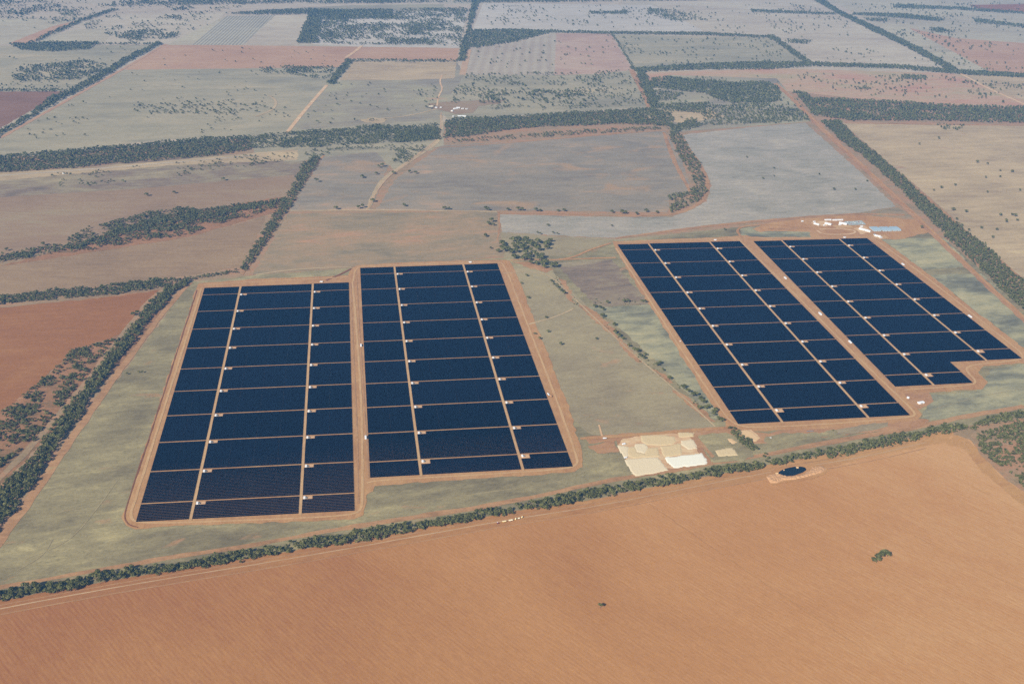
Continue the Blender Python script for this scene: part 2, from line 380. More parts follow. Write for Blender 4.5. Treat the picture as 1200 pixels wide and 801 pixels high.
paddock([(760, 122), (782, 88), (910, 92), (955, 142), (880, 148), (790, 155)], 'olive', 'open ground among the woods beside the red road')
paddock([(712, 130), (770, 129), (830, 128), (850, 137), (800, 145)], 'tan', 'sandy bare clearing among the woods', 3)
# --- middle distance
sheet('bare_soil', [(-200, 200), (0, 186), (300, 160), (520, 143), (780, 126), (925, 106), (1200, 125), (1400, 140), (1500, 700), (1300, 800), (-300, 800)], 0.5, G['between'], 10, label='red tan soil showing between the paddocks', cat='bare soil')
paddock([(-60, 225), (-60, 200), (0, 205), (200, 186), (345, 176), (360, 186), (345, 207), (150, 222), (0, 232)], 'brown', 'grey grazed strip below the left wood')
paddock([(-60, 312), (-60, 235), (0, 231), (150, 222), (346, 205), (332, 236), (250, 250), (120, 275), (0, 302)], 'pinktan', 'pink tan stubble field at the left above the creek')
paddock([(-60, 365), (-60, 315), (0, 312), (120, 293), (220, 277), (312, 254), (286, 312), (215, 323), (110, 336), (0, 350)], 'tanstub', 'tan stubble field between creek and left hedge')
paddock([(0, 312), (60, 296), (160, 262), (250, 244), (334, 230), (326, 248), (220, 278), (100, 297)], 'scrubsoil', 'red brown soil along the wooded creek', 2)
paddock([(338, 248), (378, 184), (440, 178), (456, 192), (434, 246), (380, 246)], 'grey', 'small grey fallow paddock left of the sandy track')
paddock([(441, 246), (462, 212), (490, 190), (517, 171), (640, 164), (779, 153), (800, 190), (812, 227), (786, 233), (783, 249), (640, 247)], 'grey', 'large grey fallow paddock with orange patches')
paddock([(800, 158), (880, 149), (944, 144), (1012, 205), (1050, 242), (1000, 250), (850, 262), (722, 279), (650, 276), (588, 272), (584, 251), (700, 254), (788, 254), (828, 236), (834, 216), (815, 185)], 'pale', 'pale grey stubble paddock beyond the solar farm')
paddock([(985, 143), (1100, 145), (1260, 147), (1260, 400), (1200, 335), (1100, 240)], 'tan', 'pale tan paddock right of the long hedge')
# --- around the solar farm
paddock([(584, 272), (650, 277), (724, 280), (866, 266), (720, 286), (655, 304), (590, 305)], 'sand', 'sandy grass around the clump beyond the second solar field', 1)
paddock([(1000, 250), (1052, 243), (1075, 258), (1010, 252)], 'orange', 'brown grass corner between the pale paddock and the red road', 2)
paddock([(290, 156), (340, 153), (520, 140), (520, 170), (500, 178), (462, 200), (452, 190), (440, 178), (378, 184), (345, 190), (300, 184)], 'greygreen', 'open ground under the scattered part of the wide wood', 1)
paddock([(-60, 204), (0, 203), (140, 193), (300, 180), (350, 176), (348, 188), (200, 194), (0, 212)], 'tan', 'pale open ground below the left wood', 2)
paddock([(-80, 720), (0, 634), (45, 580), (100, 495), (160, 415), (222, 330), (300, 322), (412, 314), (590, 302), (655, 300), (720, 284), (865, 266), (1060, 256), (1120, 290), (1260, 410), (1260, 480), (1100, 505), (900, 545), (600, 602), (300, 656), (0, 708)], 'green', 'pale green grass surrounding the solar farm', 1)
paddock([(296, 322), (338, 250), (582, 248), (584, 262), (592, 300), (412, 313)], 'orange', 'thin grass paddock with orange patches above the two left solar fields', 2)
paddock([(596, 312), (640, 310), (668, 340), (720, 385), (772, 440), (840, 500), (765, 508), (692, 509), (668, 490)], 'sand', 'sandy grass paddock between the second and third solar fields', 2)
paddock([(650, 308), (716, 304), (762, 356), (700, 360), (676, 335)], 'brown', 'brown grass paddock beside the near corner of the third solar field', 2)
paddock([(690, 360), (765, 357), (846, 490), (836, 492), (770, 425), (716, 375)], 'mottled', 'mottled grass strip left of the third solar field', 2)
paddock([(1032, 280), (1108, 279), (1137, 312), (1082, 316)], 'mottled', 'dark mottled grass block at the far right corner of the solar farm', 2)
paddock([(1088, 322), (1150, 320), (1200, 372), (1260, 430), (1260, 470), (1205, 412)], 'mottled', 'mottled grass strip right of the rightmost solar field', 2)
paddock([(1085, 475), (1062, 465), (1145, 458), (1160, 434), (1200, 426), (1260, 425), (1260, 462), (1120, 490), (1080, 492)], 'mottled', 'mottled grass below the rightmost solar field', 2)
paddock([(902, 263), (940, 266), (948, 276), (870, 277), (866, 268)], 'mottled', 'small mottled grass triangle above the third solar field', 3)
paddock([(-60, 500), (-60, 372), (0, 359), (110, 350), (187, 340), (150, 385), (130, 397), (88, 408), (45, 450), (0, 482)], 'redsoil', 'red brown ploughed field at the left edge', 2)
paddock([(-60, 600), (-60, 500), (0, 480), (45, 449), (88, 407), (132, 395), (190, 338), (215, 330), (150, 420), (95, 470), (0, 570)], 'scrubsoil', 'sandy soil under the scrub beside the left hedge', 1)
# --- front field
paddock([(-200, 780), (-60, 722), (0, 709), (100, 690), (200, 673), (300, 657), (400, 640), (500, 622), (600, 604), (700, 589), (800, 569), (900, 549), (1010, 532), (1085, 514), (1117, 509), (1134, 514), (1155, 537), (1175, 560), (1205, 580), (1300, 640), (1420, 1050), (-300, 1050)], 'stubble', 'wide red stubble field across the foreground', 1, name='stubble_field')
hb = [(-60, 722), (0, 709), (100, 690), (200, 673), (300, 657), (400, 640), (500, 622), (600, 604), (700, 589), (800, 569), (900, 549), (1010, 532), (1085, 514), (1117, 509)]
hb = [(x, y - 5) for x, y in hb]
hb2 = [(1117, 509), (1110, 518), (1085, 522), (1010, 538), (900, 561), (800, 578), (700, 598), (600, 614), (500, 632), (400, 649), (300, 667), (200, 684), (100, 702), (0, 721), (-60, 735)]
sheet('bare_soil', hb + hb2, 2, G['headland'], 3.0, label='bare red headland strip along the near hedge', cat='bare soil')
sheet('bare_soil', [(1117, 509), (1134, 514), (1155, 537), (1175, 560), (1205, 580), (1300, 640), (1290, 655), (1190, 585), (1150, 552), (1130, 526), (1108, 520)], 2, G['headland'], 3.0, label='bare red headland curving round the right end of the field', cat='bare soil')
for i, dy in enumerate((5, 9, 16)):
    ribbon('wheel_track', [(x, y + dy) for x, y in hb[1:-1]], 2.6, 3, G['road_tan'] if i == 1 else G['verge'], 0.5,
           label='%s wheel track along the near hedge' % ('upper', 'middle', 'lower')[i], cat='track')
paddock([(1138, 508), (1165, 498), (1260, 478), (1260, 640), (1205, 578), (1150, 535)], 'between', 'sandy scrub corner at the right end of the stubble field', 3)

# verges: bare red soil beside the hedges
V_ = lambda px, w, lab, m='verge', layer=3, amp=2.2: ribbon('bare_soil', px, w, layer, G[m], amp, label=lab, cat='bare soil')
V_([(-30, 672), (0, 632), (30, 592), (62, 545), (100, 492), (128, 450), (155, 415), (182, 378), (210, 344), (224, 331)], [26, 22, 20, 20, 16, 16], 'red bare strip on the right side of the left hedge')
V_([(-30, 588), (0, 560), (45, 515), (75, 478), (104, 447), (125, 415), (148, 388), (175, 352), (196, 336)], [16, 18, 20, 20, 22], 'sandy strip on the left side of the left hedge', 'between')
V_([(0, 360), (60, 354), (110, 348), (190, 338)], 12, 'bare strip below the left cross hedge', 'tanstub')
V_([(284, 322), (305, 292), (325, 262), (345, 225), (362, 200), (380, 182)], [8, 14, 18, 12, 8], 'red bare strip right of the creek trees')
for i, L_ in enumerate(([(655, 325), (664, 330), (671, 345), (672, 356), (664, 349)], [(676, 356), (690, 360), (705, 372), (722, 387), (718, 392), (700, 380)], [(716, 390), (726, 396), (744, 414), (754, 424), (746, 424), (730, 408)], [(764, 432), (774, 436), (790, 448), (784, 450)], [(786, 455), (796, 458), (826, 482), (838, 494), (828, 492), (808, 476)], [(598, 306), (620, 307), (648, 316), (640, 320), (615, 312)])):
    sheet('bare_soil', L_, 3, G['verge'], 6.0, size=16, label='red bare patch along the dry creek, %s from the far end' % ('second', 'third', 'fourth', 'fifth', 'last', 'first')[i], cat='bare soil')
V_([(0, 688), (60, 678), (110, 669), (200, 653), (300, 638), (410, 617), (525, 600), (600, 588), (705, 564), (800, 548), (880, 536), (960, 520), (1060, 503), (1120, 490), (1200, 476)], [10, 16, 14, 16, 18, 14, 16, 16, 18, 22, 18, 20], 'red bare strip behind the near hedge')
V_([(500, 174), (560, 170), (640, 164), (700, 158), (782, 153)], [8, 12, 9, 14, 10], 'red strip above the large grey paddock')
V_([(778, 155), (790, 190), (808, 222), (812, 232)], [16, 22, 12], 'red strip left of the tree belt by the pale paddock')
V_([(795, 160), (820, 190), (832, 218), (820, 240), (790, 253), (720, 253), (640, 250), (585, 250)], [10, 14, 20, 18, 9, 6], 'red strip edging the pale stubble paddock')
V_([(340, 247), (440, 246), (582, 248)], 10, 'fence line strip below the grey paddocks', 'tan')
V_([(584, 248), (586, 268), (582, 282)], [9, 6], 'red strip left of the pale paddock')
V_([(722, 279), (850, 262), (1000, 250), (1060, 252)], [12, 20, 22, 20], 'red fence line strip beyond the third solar field')
V_([(0, 203), (100, 200), (200, 190), (300, 180), (345, 176)], 24, 'pale strip below the left wood', 'tan')
V_([(740, 82), (752, 104), (762, 126)], 36, 'red strip beside the straight hedge', 'verge')
V_([(0, 162), (80, 117), (150, 78), (192, 53)], 22, 'red strip below the diagonal hedge', 'pinkred')
V_([(542, 88), (549, 58)], 40, 'red strip left of the lined field', 'road_tan')
V_([(990, 144), (1100, 146), (1200, 147)], 26, 'red edge of the pale tan paddock', 'verge')
V_([(1010, 180), (1062, 212), (1100, 244), (1140, 280), (1165, 300), (1205, 335)], [8, 24, 18, 24, 22], 'red strip right of the long hedge')

# roads and tracks
R_ = lambda px, w, lab, m='road', layer=5, amp=0.7, name='track': ribbon(name, px, w, layer, G[m], amp, label=lab, cat='road' if name == 'road' else 'track')
V_([(908, 98), (925, 112), (957, 145), (985, 171), (1050, 232), (1100, 280), (1150, 328), (1200, 374), (1260, 430)], [26, 32, 30, 28, 26, 26], 'red shoulder of the long straight road', 'dirt_red', 4, 3)
R_([(910, 98), (926, 112), (958, 145), (986, 171), (1052, 232), (1102, 280), (1152, 328), (1202, 374), (1262, 430)], [12, 14, 12, 12], 'long straight red road on the right', 'dirt', 6, name='road')
R_([(1125, 86), (1160, 105), (1200, 122), (1250, 145)], 22, 'far pale road beyond the right wood', 'sandpad', 4, name='road')
R_([(336, 156), (360, 126), (383, 100)], 20, 'pale dirt road from the wood towards the far hedge', 'sandpad', 5, name='road')
R_([(405, 68), (414, 62), (424, 54)], 22, 'far end of the pale dirt road', 'sandpad', 5, name='road')
R_([(430, 247), (438, 228), (450, 208), (470, 196), (492, 180), (514, 167), (518, 150), (517, 135)], [16, 20, 26, 20, 12], 'sandy track leading to the farmstead', 'tan', 4, 2.5)
R_([(430, 247), (440, 226), (456, 206), (476, 192), (500, 174), (516, 160), (517, 132)], 5, 'wheel ruts on the sandy track to the farmstead', 'road_tan', 6)
R_([(512, 124), (514, 112), (519, 104), (515, 96), (518, 88)], 9, 'winding track above the farmstead', 'sandpad', 5)
R_([(300, 137), (322, 128), (324, 118), (316, 112)], 14, 'curving pale track in the wide pasture', 'tan', 5)
R_([(440, 140), (480, 136), (512, 128)], 14, 'track from the clay patch to the farmstead', 'tan', 5)
sheet('bare_soil', [(420, 140), (440, 138), (456, 141), (448, 145), (428, 144)], 5, G['tan'], 8, label='pale clay patch left of the farmstead', cat='bare soil')
sheet('bare_soil', [(500, 122), (520, 120), (560, 118), (590, 117), (588, 121), (560, 125), (555, 132), (535, 134), (520, 130), (505, 127)], 4, G['pinktan'], 8, label='red yard around the farmstead', cat='bare soil')
R_([(0, 206), (60, 202), (110, 198), (200, 191), (300, 182)], 8, 'pale track below the left wood', 'palegrey', 6)
R_([(598, 305), (625, 304), (648, 305), (690, 303), (722, 302)], 11, 'dirt road joining the second and third solar fields', 'dirt', 6)
R_([(648, 305), (672, 302), (690, 293), (716, 285)], 11, 'diagonal branch of the dirt road to the third solar field', 'dirt', 6)
R_([(590, 320), (640, 318), (668, 345), (690, 366), (715, 390), (748, 420), (790, 455), (838, 500)], 4, 'faint wheel track along the dry creek', 'tan', 5)
R_([(300, 322), (350, 315), (412, 313)], 8, 'faint track above the leftmost solar field', 'tan', 5)
R_([(382, 329), (398, 322), (412, 315)], 8, 'short red track joining the two left solar fields', 'rim', 6)
R_([(620, 380), (650, 372), (672, 362)], 6, 'faint track across the sandy paddock', 'tan', 5)
R_([(870, 279), (862, 270), (872, 265), (905, 263), (950, 267)], 10, 'loop road above the third solar field', 'dirt', 7)
R_([(706, 513), (704, 506), (702, 498)], 5, 'short white track beside the dirt road', 'sandpad', 6)
sheet('bare_soil', [(880, 268), (900, 262), (940, 256), (965, 254), (1010, 252), (1075, 258), (1092, 272), (1060, 280), (1020, 281), (960, 279), (905, 279)], 3, G['dirt'], 6, label='red dirt of the construction yard beyond the rightmost solar field', cat='bare soil')
ringp = [(960, 269), (985, 268.5), (1000, 270), (1003, 272.5), (996, 274.5), (968, 276)]
ribbon('track', ringp[:5] + [(975, 275.3), (962, 274), (958, 270)], 10, 7, G['sandpad'], 3.0, label='cream looped bund in the construction yard', cat='track')
sheet('bare_soil', [(948, 272), (900, 271), (870, 274), (880, 278), (950, 278)], 6, G['mottled'], 5, label='grass island inside the loop road', cat='grass')
for i, (L_, m_) in enumerate((([(950, 262), (962, 259), (975, 261), (966, 266)], 'sandpad'), ([(1000, 268), (1012, 264), (1022, 272), (1010, 275)], 'sandpad'), ([(975, 264), (996, 264), (1000, 267), (980, 268)], 'road'), ([(1020, 276), (1036, 275), (1042, 279), (1028, 281)], 'road'), ([(900, 268), (930, 266), (945, 268), (915, 270)], 'verge'))):
    sheet('bare_soil', L_, 5, G[m_], 5.0, size=18, label='pale scuffed ground in the construction yard, %s of five' % ORD6[i], cat='bare soil')
# yards near the near hedge
sheet('bare_soil', [(684, 511), (760, 506), (842, 500), (900, 508), (925, 503), (1070, 489), (1090, 492), (1080, 500), (985, 510), (930, 514), (905, 520), (880, 520), (850, 510), (720, 517), (690, 520)], 3, G['dirt_red'], 4, label='red dirt apron below the third solar field', cat='bare soil')
R_([(680, 514), (720, 511.5), (770, 508), (830, 503), (862, 500)], 11, 'dirt road below the sandy paddock', 'dirt', 6)
sheet('bare_soil', [(722, 515), (735, 511), (790, 507), (812, 506), (830, 535), (834, 543), (800, 552), (766, 557), (745, 558), (733, 540)], 4, G['dirt_red'], 3, label='red ground of the storage yard', cat='bare soil')
sheet('bare_soil', [(690, 522), (720, 516), (726, 530), (700, 530)], 4, G['dirt_red'], 5, label='red bare patch left of the storage yard', cat='bare soil')
sheet('bare_soil', [(817, 510), (850, 506), (872, 516), (885, 535), (872, 540), (835, 542)], 4, G['green'], 4, label='green patch right of the storage yard', cat='grass')
sheet('bare_soil', [(864, 504), (880, 503), (891, 513), (884, 518), (875, 515)], 5, G['sandpad'], 3, label='pale sand heap pad beside the short hedge', cat='bare soil')
sheet('bare_soil', [(724, 522), (730, 514), (752, 510), (790, 508), (806, 510), (812, 520), (822, 532), (828, 540), (795, 548), (782, 550), (764, 553), (746, 556), (738, 544), (731, 534)], 5, G['sandpad'], 5, label='pale sandy floor of the storage yard', cat='bare soil')
sheet('bare_soil', [(812, 506), (838, 535), (834, 536), (808, 507)], 5, G['verge'], 1.5, label='red path along the right side of the storage yard', cat='track')
sheet('bare_soil', [(897, 511), (925, 507), (960, 507), (975, 504), (1000, 504), (990, 510), (940, 515), (905, 523), (895, 518)], 4, G['green'], 4, label='grass islands in the red dirt below the third solar field', cat='grass')
sheet('bare_soil', [(980, 503), (1018, 497), (1040, 495), (1042, 500), (1000, 508), (982, 509)], 5, G['brown'], 3, label='dark grass patch below the third solar field', cat='grass')
sheet('bare_soil', [(1052, 462), (1085, 457), (1095, 470), (1080, 480), (1062, 476)], 4, G['dirt_red'], 4, label='red patch around the small white tanks', cat='bare soil')
for i, (a_, c_) in enumerate((((962, 571), (1240, 712)), ((760, 590), (1010, 760)), ((1120, 560), (1260, 628)))):
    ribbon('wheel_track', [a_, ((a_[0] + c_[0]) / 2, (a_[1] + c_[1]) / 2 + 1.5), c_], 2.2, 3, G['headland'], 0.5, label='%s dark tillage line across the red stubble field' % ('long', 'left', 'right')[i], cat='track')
for i, L_ in enumerate(([(30, 655), (70, 640), (96, 620), (140, 560)], [(66, 602), (84, 596), (100, 600)], [(20, 668), (50, 652), (62, 632)], [(480, 590), (560, 578), (660, 565), (700, 545)], [(640, 420), (680, 440), (740, 500)], [(1092, 480), (1140, 466), (1200, 455)])):
    ribbon('stock_track', L_, 1.8, 3, G['sand'], 0.6, label='faint stock track in the grass, %s of six' % ORD6[i], cat='track')
# the farm dam
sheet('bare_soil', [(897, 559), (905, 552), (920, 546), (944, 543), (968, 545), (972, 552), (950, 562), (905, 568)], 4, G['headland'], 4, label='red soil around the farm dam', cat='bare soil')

# ------------------------------------------------------------------ the solar farm
HG = [np.array([[1.296478e-01, 5.975438e-05, -4.728050e-01], [-7.339273e-03, -1.299748e-01, 3.190757e+00], [-2.875768e-03, -6.136322e-04, 1.0]]),
      np.array([[1.284927e-01, -1.667074e-04, 1.905772e-02], [-2.773422e-03, -1.326313e-01, 3.325973e+00], [-1.335520e-03, -1.047064e-03, 1.0]]),
      np.array([[1.308563e-01, -5.549296e-04, 9.423527e-01], [2.234246e-03, -1.326424e-01, 3.488645e+00], [8.302281e-04, -6.884476e-04, 1.0]]),
      np.array([[1.314709e-01, -5.861890e-03, 1.454537e+00], [4.873206e-03, -1.355828e-01, 3.486623e+00], [1.723555e-03, -3.155569e-03, 1.0]])]
CU = [(0, .865, 2.617, 3.495), (0, .890, 2.698, 3.598), (0, .893, 2.674, 3.560), (0, .848, 2.610, 3.470)]
TOPV = [(-.443, -.485), (-.452, -.456), (-.428, -.489), (-.46, -.52)]
BOTV = [9.525, 9.508, 9.518, 8.51]
UNIT = 131.0
RW = 7.4 / UNIT / 2         # half width of the service roads
GW = 4.0 / UNIT / 2         # half width of the row gaps

def fpt(k, u, v):
    w = HG[k] @ np.array([u, v, 1.0]); return w[:2] / w[2] * 1000.0

# dirt platforms
def farm_sheet(px, lab): sheet('bare_soil', px, 4, G['dirt'], 3.5, size=24, label=lab, cat='bare soil')
farm_sheet([(234, 332), (300, 327), (380, 324), (408, 322.5), (412, 314.5), (416, 311.5), (470, 307.5), (590, 304.5), (597, 306), (604, 318), (640, 410), (668, 480), (684, 540), (684, 547), (672, 553), (600, 558.5), (480, 566), (440, 569), (430, 580), (429, 596), (424, 604), (414, 608), (330, 612), (220, 616), (160, 619), (148, 615), (144, 607), (152, 580), (180, 495), (215, 385), (230, 338)], 'graded dirt around the two left solar fields')
farm_sheet([(717, 283), (790, 280), (858, 277.5), (868, 276), (960, 276), (1020, 275.5), (1034, 282), (1090, 322), (1140, 362), (1205, 412), (1212, 422), (1200, 426), (1152, 429), (1146, 435), (1158, 448), (1150, 456), (1100, 459), (1058, 461), (1080, 486), (1074, 493), (1000, 500), (900, 505), (866, 507), (852, 500), (820, 452), (770, 372), (738, 322)], 'graded dirt around the two right solar fields')
ring = lambda px, w, m, lab, layer=6, amp=0.8: ribbon('track', px, w, layer, G[m], amp, label=lab, cat='track')
ring([(231, 340), (214, 392), (180, 498), (152, 582), (145, 606), (150, 615), (162, 618)], 3.5, 'rim', 'dark graded edge on the left side of the leftmost solar field')
ring([(236, 338), (222, 385), (188, 492), (157, 590), (152, 605), (160, 613), (230, 612), (330, 608), (412, 604), (424, 597), (425, 580), (424, 480), (419, 400), (413, 330)], 6, 'road', 'perimeter track round the leftmost solar field')
ring([(238, 334), (300, 330.5), (370, 327), (408, 325)], 6, 'road', 'track along the far end of the leftmost solar field')
ring([(417.5, 316), (421, 380), (427, 470), (432, 560)], 3, 'verge', 'reddish wheel line right of the median of the two left fields')
ring([(411, 335), (415, 430), (419.5, 520), (420, 590)], 3, 'verge', 'reddish wheel line left of the median of the two left fields')
ring([(414, 330), (416, 314), (430, 312), (500, 309.5), (585, 306.5), (592, 312), (618, 380), (650, 462), (676, 535), (677, 545), (660, 550), (560, 556.5), (440, 563), (430, 566)], 6, 'road', 'perimeter track round the second solar field')
ring([(722, 291), (760, 350), (800, 412), (840, 473), (860, 500), (900, 501), (1000, 495), (1066, 489), (1074, 486), (1064, 475), (1010, 424), (940, 353), (880, 295), (864, 279)], 6, 'road', 'perimeter track round the third solar field')
ring([(722, 284.5), (790, 281.5), (862, 279.5), (940, 279), (1018, 277.5), (1026, 281), (1070, 313), (1120, 352), (1180, 400), (1202, 418), (1190, 423), (1140, 427), (1130, 433), (1147, 449), (1130, 452), (1060, 457)], 6, 'road', 'perimeter track round the rightmost solar field')
ring([(873, 280), (930, 331), (980, 381), (1048, 455)], 3, 'verge', 'reddish wheel line in the median of the two right fields')

def panel_mat():
    m, t, n, b = new_mat('solar_glass'); L = t.links
    geo = n.new('ShaderNodeNewGeometry'); k = n.new('ShaderNodeTexNoise'); k.inputs['Scale'].default_value = 0.02; k.inputs['Detail'].default_value = 5
    mp = n.new('ShaderNodeMapping'); mp.inputs['Scale'].default_value = (0.35, 1.6, 1)
    L.new(geo.outputs['Position'], mp.inputs[0]); L.new(mp.outputs[0], k.inputs[0])
    mx = n.new('ShaderNodeMix'); mx.data_type = 'RGBA'
    mx.inputs[6].default_value = (0.0008, 0.0012, 0.0030, 1); mx.inputs[7].default_value = (0.0020, 0.0028, 0.0065, 1)
    L.new(k.outputs['Fac'], mx.inputs[0])
    oi = n.new('ShaderNodeObjectInfo'); hs = n.new('ShaderNodeHueSaturation')          # blocks differ a little in tone
    L.new(math_node(t, 'MULTIPLY_ADD', oi.outputs['Random'], 0.9, 0.55), hs.inputs['Value']); L.new(mx.outputs[2], hs.inputs['Color'])
    L.new(hs.outputs[0], b.inputs['Base Color'])
    b.inputs['Roughness'].default_value = 0.12; b.inputs['Specular IOR Level'].default_value = 0.10
    return m
M['panel'] = panel_mat()
M['steel'] = plain('galvanised_steel', (150, 150, 148), rough=0.5, metal=0.6)
M['white'] = plain('white_paint', (0.74, 0.74, 0.72), raw=True, rough=0.5, vary=0.05)
M['offwhite'] = plain('weathered_white_sheet', (0.66, 0.65, 0.60), raw=True, rough=0.6)
M['grey'] = plain('grey_paint', (0.20, 0.21, 0.21), raw=True, rough=0.6)
M['dark'] = plain('dark_trim', (0.035, 0.035, 0.04), raw=True, rough=0.5)
M['bluroof'] = plain('pale_blue_roof', (0.36, 0.45, 0.48), raw=True, rough=0.45)
M['padgravel'] = plain('pad_gravel', (214, 172, 134), rough=0.95)

PITCHM, CHORD, TILT = 6.05, 3.45, math.radians(25)
def solar_block(k, u0, u1, v0, v1, label, group, notch=None, label_extra=None):
    """v grows towards the camera. rows of tilted tables, far edge high; notch=(uw, vh) leaves the station pad free"""
    c = fpt(k, (u0 + u1) / 2, (v0 + v1) / 2)
    n = max(1, int(round((v1 - v0) * UNIT / PITCHM)))
    V, F = [], []
    dz, dy = CHORD * math.sin(TILT), CHORD * math.cos(TILT)
    for i in range(n):
        v = v0 + (i + 0.5) / n * (v1 - v0); ua, ub = u0, u1
        if notch and v < v0 + notch[1]: ua = u0 + notch[0]
        if notch and len(notch) > 2 and v > notch[3]: ub = min(ub, notch[2])
        a, b = fpt(k, ua, v) - c, fpt(k, ub, v) - c
        t = (b - a) / np.hypot(*(b - a)); nrm = np.array([t[1], -t[0]])       # towards the camera side
        ln = np.hypot(*(b - a)); segs = max(1, int(round(ln / 55.0)))
        for s in range(segs):                                                  # tables with a small break between them
            p = a + t * (ln * s / segs + (0.06 if s else 0)); q = a + t * (ln * (s + 1) / segs - (0.06 if s < segs - 1 else 0))
            z0 = 0.55
            i0 = len(V)
            for th in (0.0, -0.12):
                V += [(*(p + nrm * dy / 2), z0 + th), (*(q + nrm * dy / 2), z0 + th), (*(q - nrm * dy / 2), z0 + dz + th), (*(p - nrm * dy / 2), z0 + dz + th)]
            F += [tuple(i0 + j for j in f) for f in ((0, 1, 2, 3), (7, 6, 5, 4), (0, 4, 5, 1), (1, 5, 6, 2), (2, 6, 7, 3), (3, 7, 4, 0))]
    return tag(mesh_obj('solar_array', V, F, M['panel'], loc=(c[0], c[1], 4 * LAYER + 0.1)), label, 'solar array', group)

class MB:
    def __init__(s): s.V, s.F = [], []
    def box(s, x0, x1, y0, y1, z0, z1, taper=0.0):
        i = len(s.V); t = taper
        s.V += [(x0, y0, z0), (x1, y0, z0), (x1, y1, z0), (x0, y1, z0), (x0 + t, y0 + t, z1), (x1 - t, y0 + t, z1), (x1 - t, y1 - t, z1), (x0 + t, y1 - t, z1)]
        s.F += [tuple(i + j for j in f) for f in ((3, 2, 1, 0), (4, 5, 6, 7), (0, 1, 5, 4), (1, 2, 6, 5), (2, 3, 7, 6), (3, 0, 4, 7))]
        return s
    def gable(s, x0, x1, y0, y1, z0, z1, th=0.2):
        """ridge along x"""
        i = len(s.V); ym = (y0 + y1) / 2
        s.V += [(x0, y0, z0), (x1, y0, z0), (x1, ym, z1), (x0, ym, z1), (x0, y1, z0), (x1, y1, z0),
                (x0, y0, z0 - th), (x1, y0, z0 - th), (x1, y1, z0 - th), (x0, y1, z0 - th)]
        s.F += [tuple(i + j for j in f) for f in ((0, 1, 2, 3), (3, 2, 5, 4), (0, 3, 4, 9, 6), (1, 7, 8, 5, 2), (6, 7, 1, 0), (4, 5, 8, 9), (9, 8, 7, 6))]
        return s
    def cyl(s, x, y, z0, z1, r, n=12, r1=None, axis='z', cap=True):
        i = len(s.V); r1 = r if r1 is None else r1
        for zz, rr in ((z0, r), (z1, r1)):
            for j in range(n):
                a = 2 * math.pi * j / n; p, q = rr * math.cos(a), rr * math.sin(a)
                s.V.append((x + p, y + q, zz) if axis == 'z' else ((zz, x + p, y + q) if axis == 'x' else (x + p, zz, y + q)))
        s.F += [(i + j, i + (j + 1) % n, i + n + (j + 1) % n, i + n + j) for j in range(n)]
        s.F += [tuple(i + j for j in reversed(range(n))), tuple(i + n + j for j in range(n))]
        return s
    def build(s, name, m, parent=None, loc=None): return mesh_obj(name, s.V, s.F, m, parent, loc)

ORD = ['first', 'second', 'third', 'fourth', 'fifth', 'sixth', 'seventh', 'eighth', 'ninth', 'tenth', 'eleventh', 'twelfth', 'thirteenth', 'fourteenth', 'fifteenth',
       'sixteenth', 'seventeenth', 'eighteenth', 'nineteenth', 'twentieth']
FIELD = ['leftmost field', 'second field from the left', 'third field from the left', 'rightmost field']
STRIP = ['narrow left strip', 'wide middle strip', 'narrow right strip']

def dup(root):
    r = root.copy(); COL.objects.link(r)
    for ch in list(root.children):
        c = ch.copy(); COL.objects.link(c); c.parent = r
        for g in ch.children:
            d_ = g.copy(); COL.objects.link(d_); d_.parent = c
    return r

# the inverter station: white inverter cabin and dark transformer on a gravel pad, x along the row, origin at the pad's centre
def make_station():
    t = empty('inverter_station', (0, 0, 0))
    MB().box(-10.3, 10.3, -7.2, 7.2, 0, 0.22, 0.3).build('gravel_pad', M['padgravel'], t)
    c = MB().box(-8.6, -4.4, -3.4, 3.4, 0.5, 3.3).build('inverter_cabin', M['white'], t)
    MB().box(-8.75, -4.25, -3.55, 3.55, 3.3, 3.5, 0.1).build('roof', M['white'], c)
    for y in (-2.0, 0.1, 2.2): MB().box(-4.4, -4.36, y - 0.5, y + 0.5, 0.7, 2.7).build('door', M['grey'], c)
    MB().box(-8.3, -4.7, -3.1, 3.1, 0.22, 0.5).build('plinth', M['grey'], c)
    tr = MB().box(-3.3, -0.9, -2.2, 1.2, 0.22, 2.5).build('transformer', M['grey'], t)
    f = MB()
    for i in range(5): f.box(-3.1 + i * 0.45, -2.95 + i * 0.45, 1.2, 1.9, 0.6, 2.2)
    f.build('cooling_fins', M['grey'], tr)
    return t

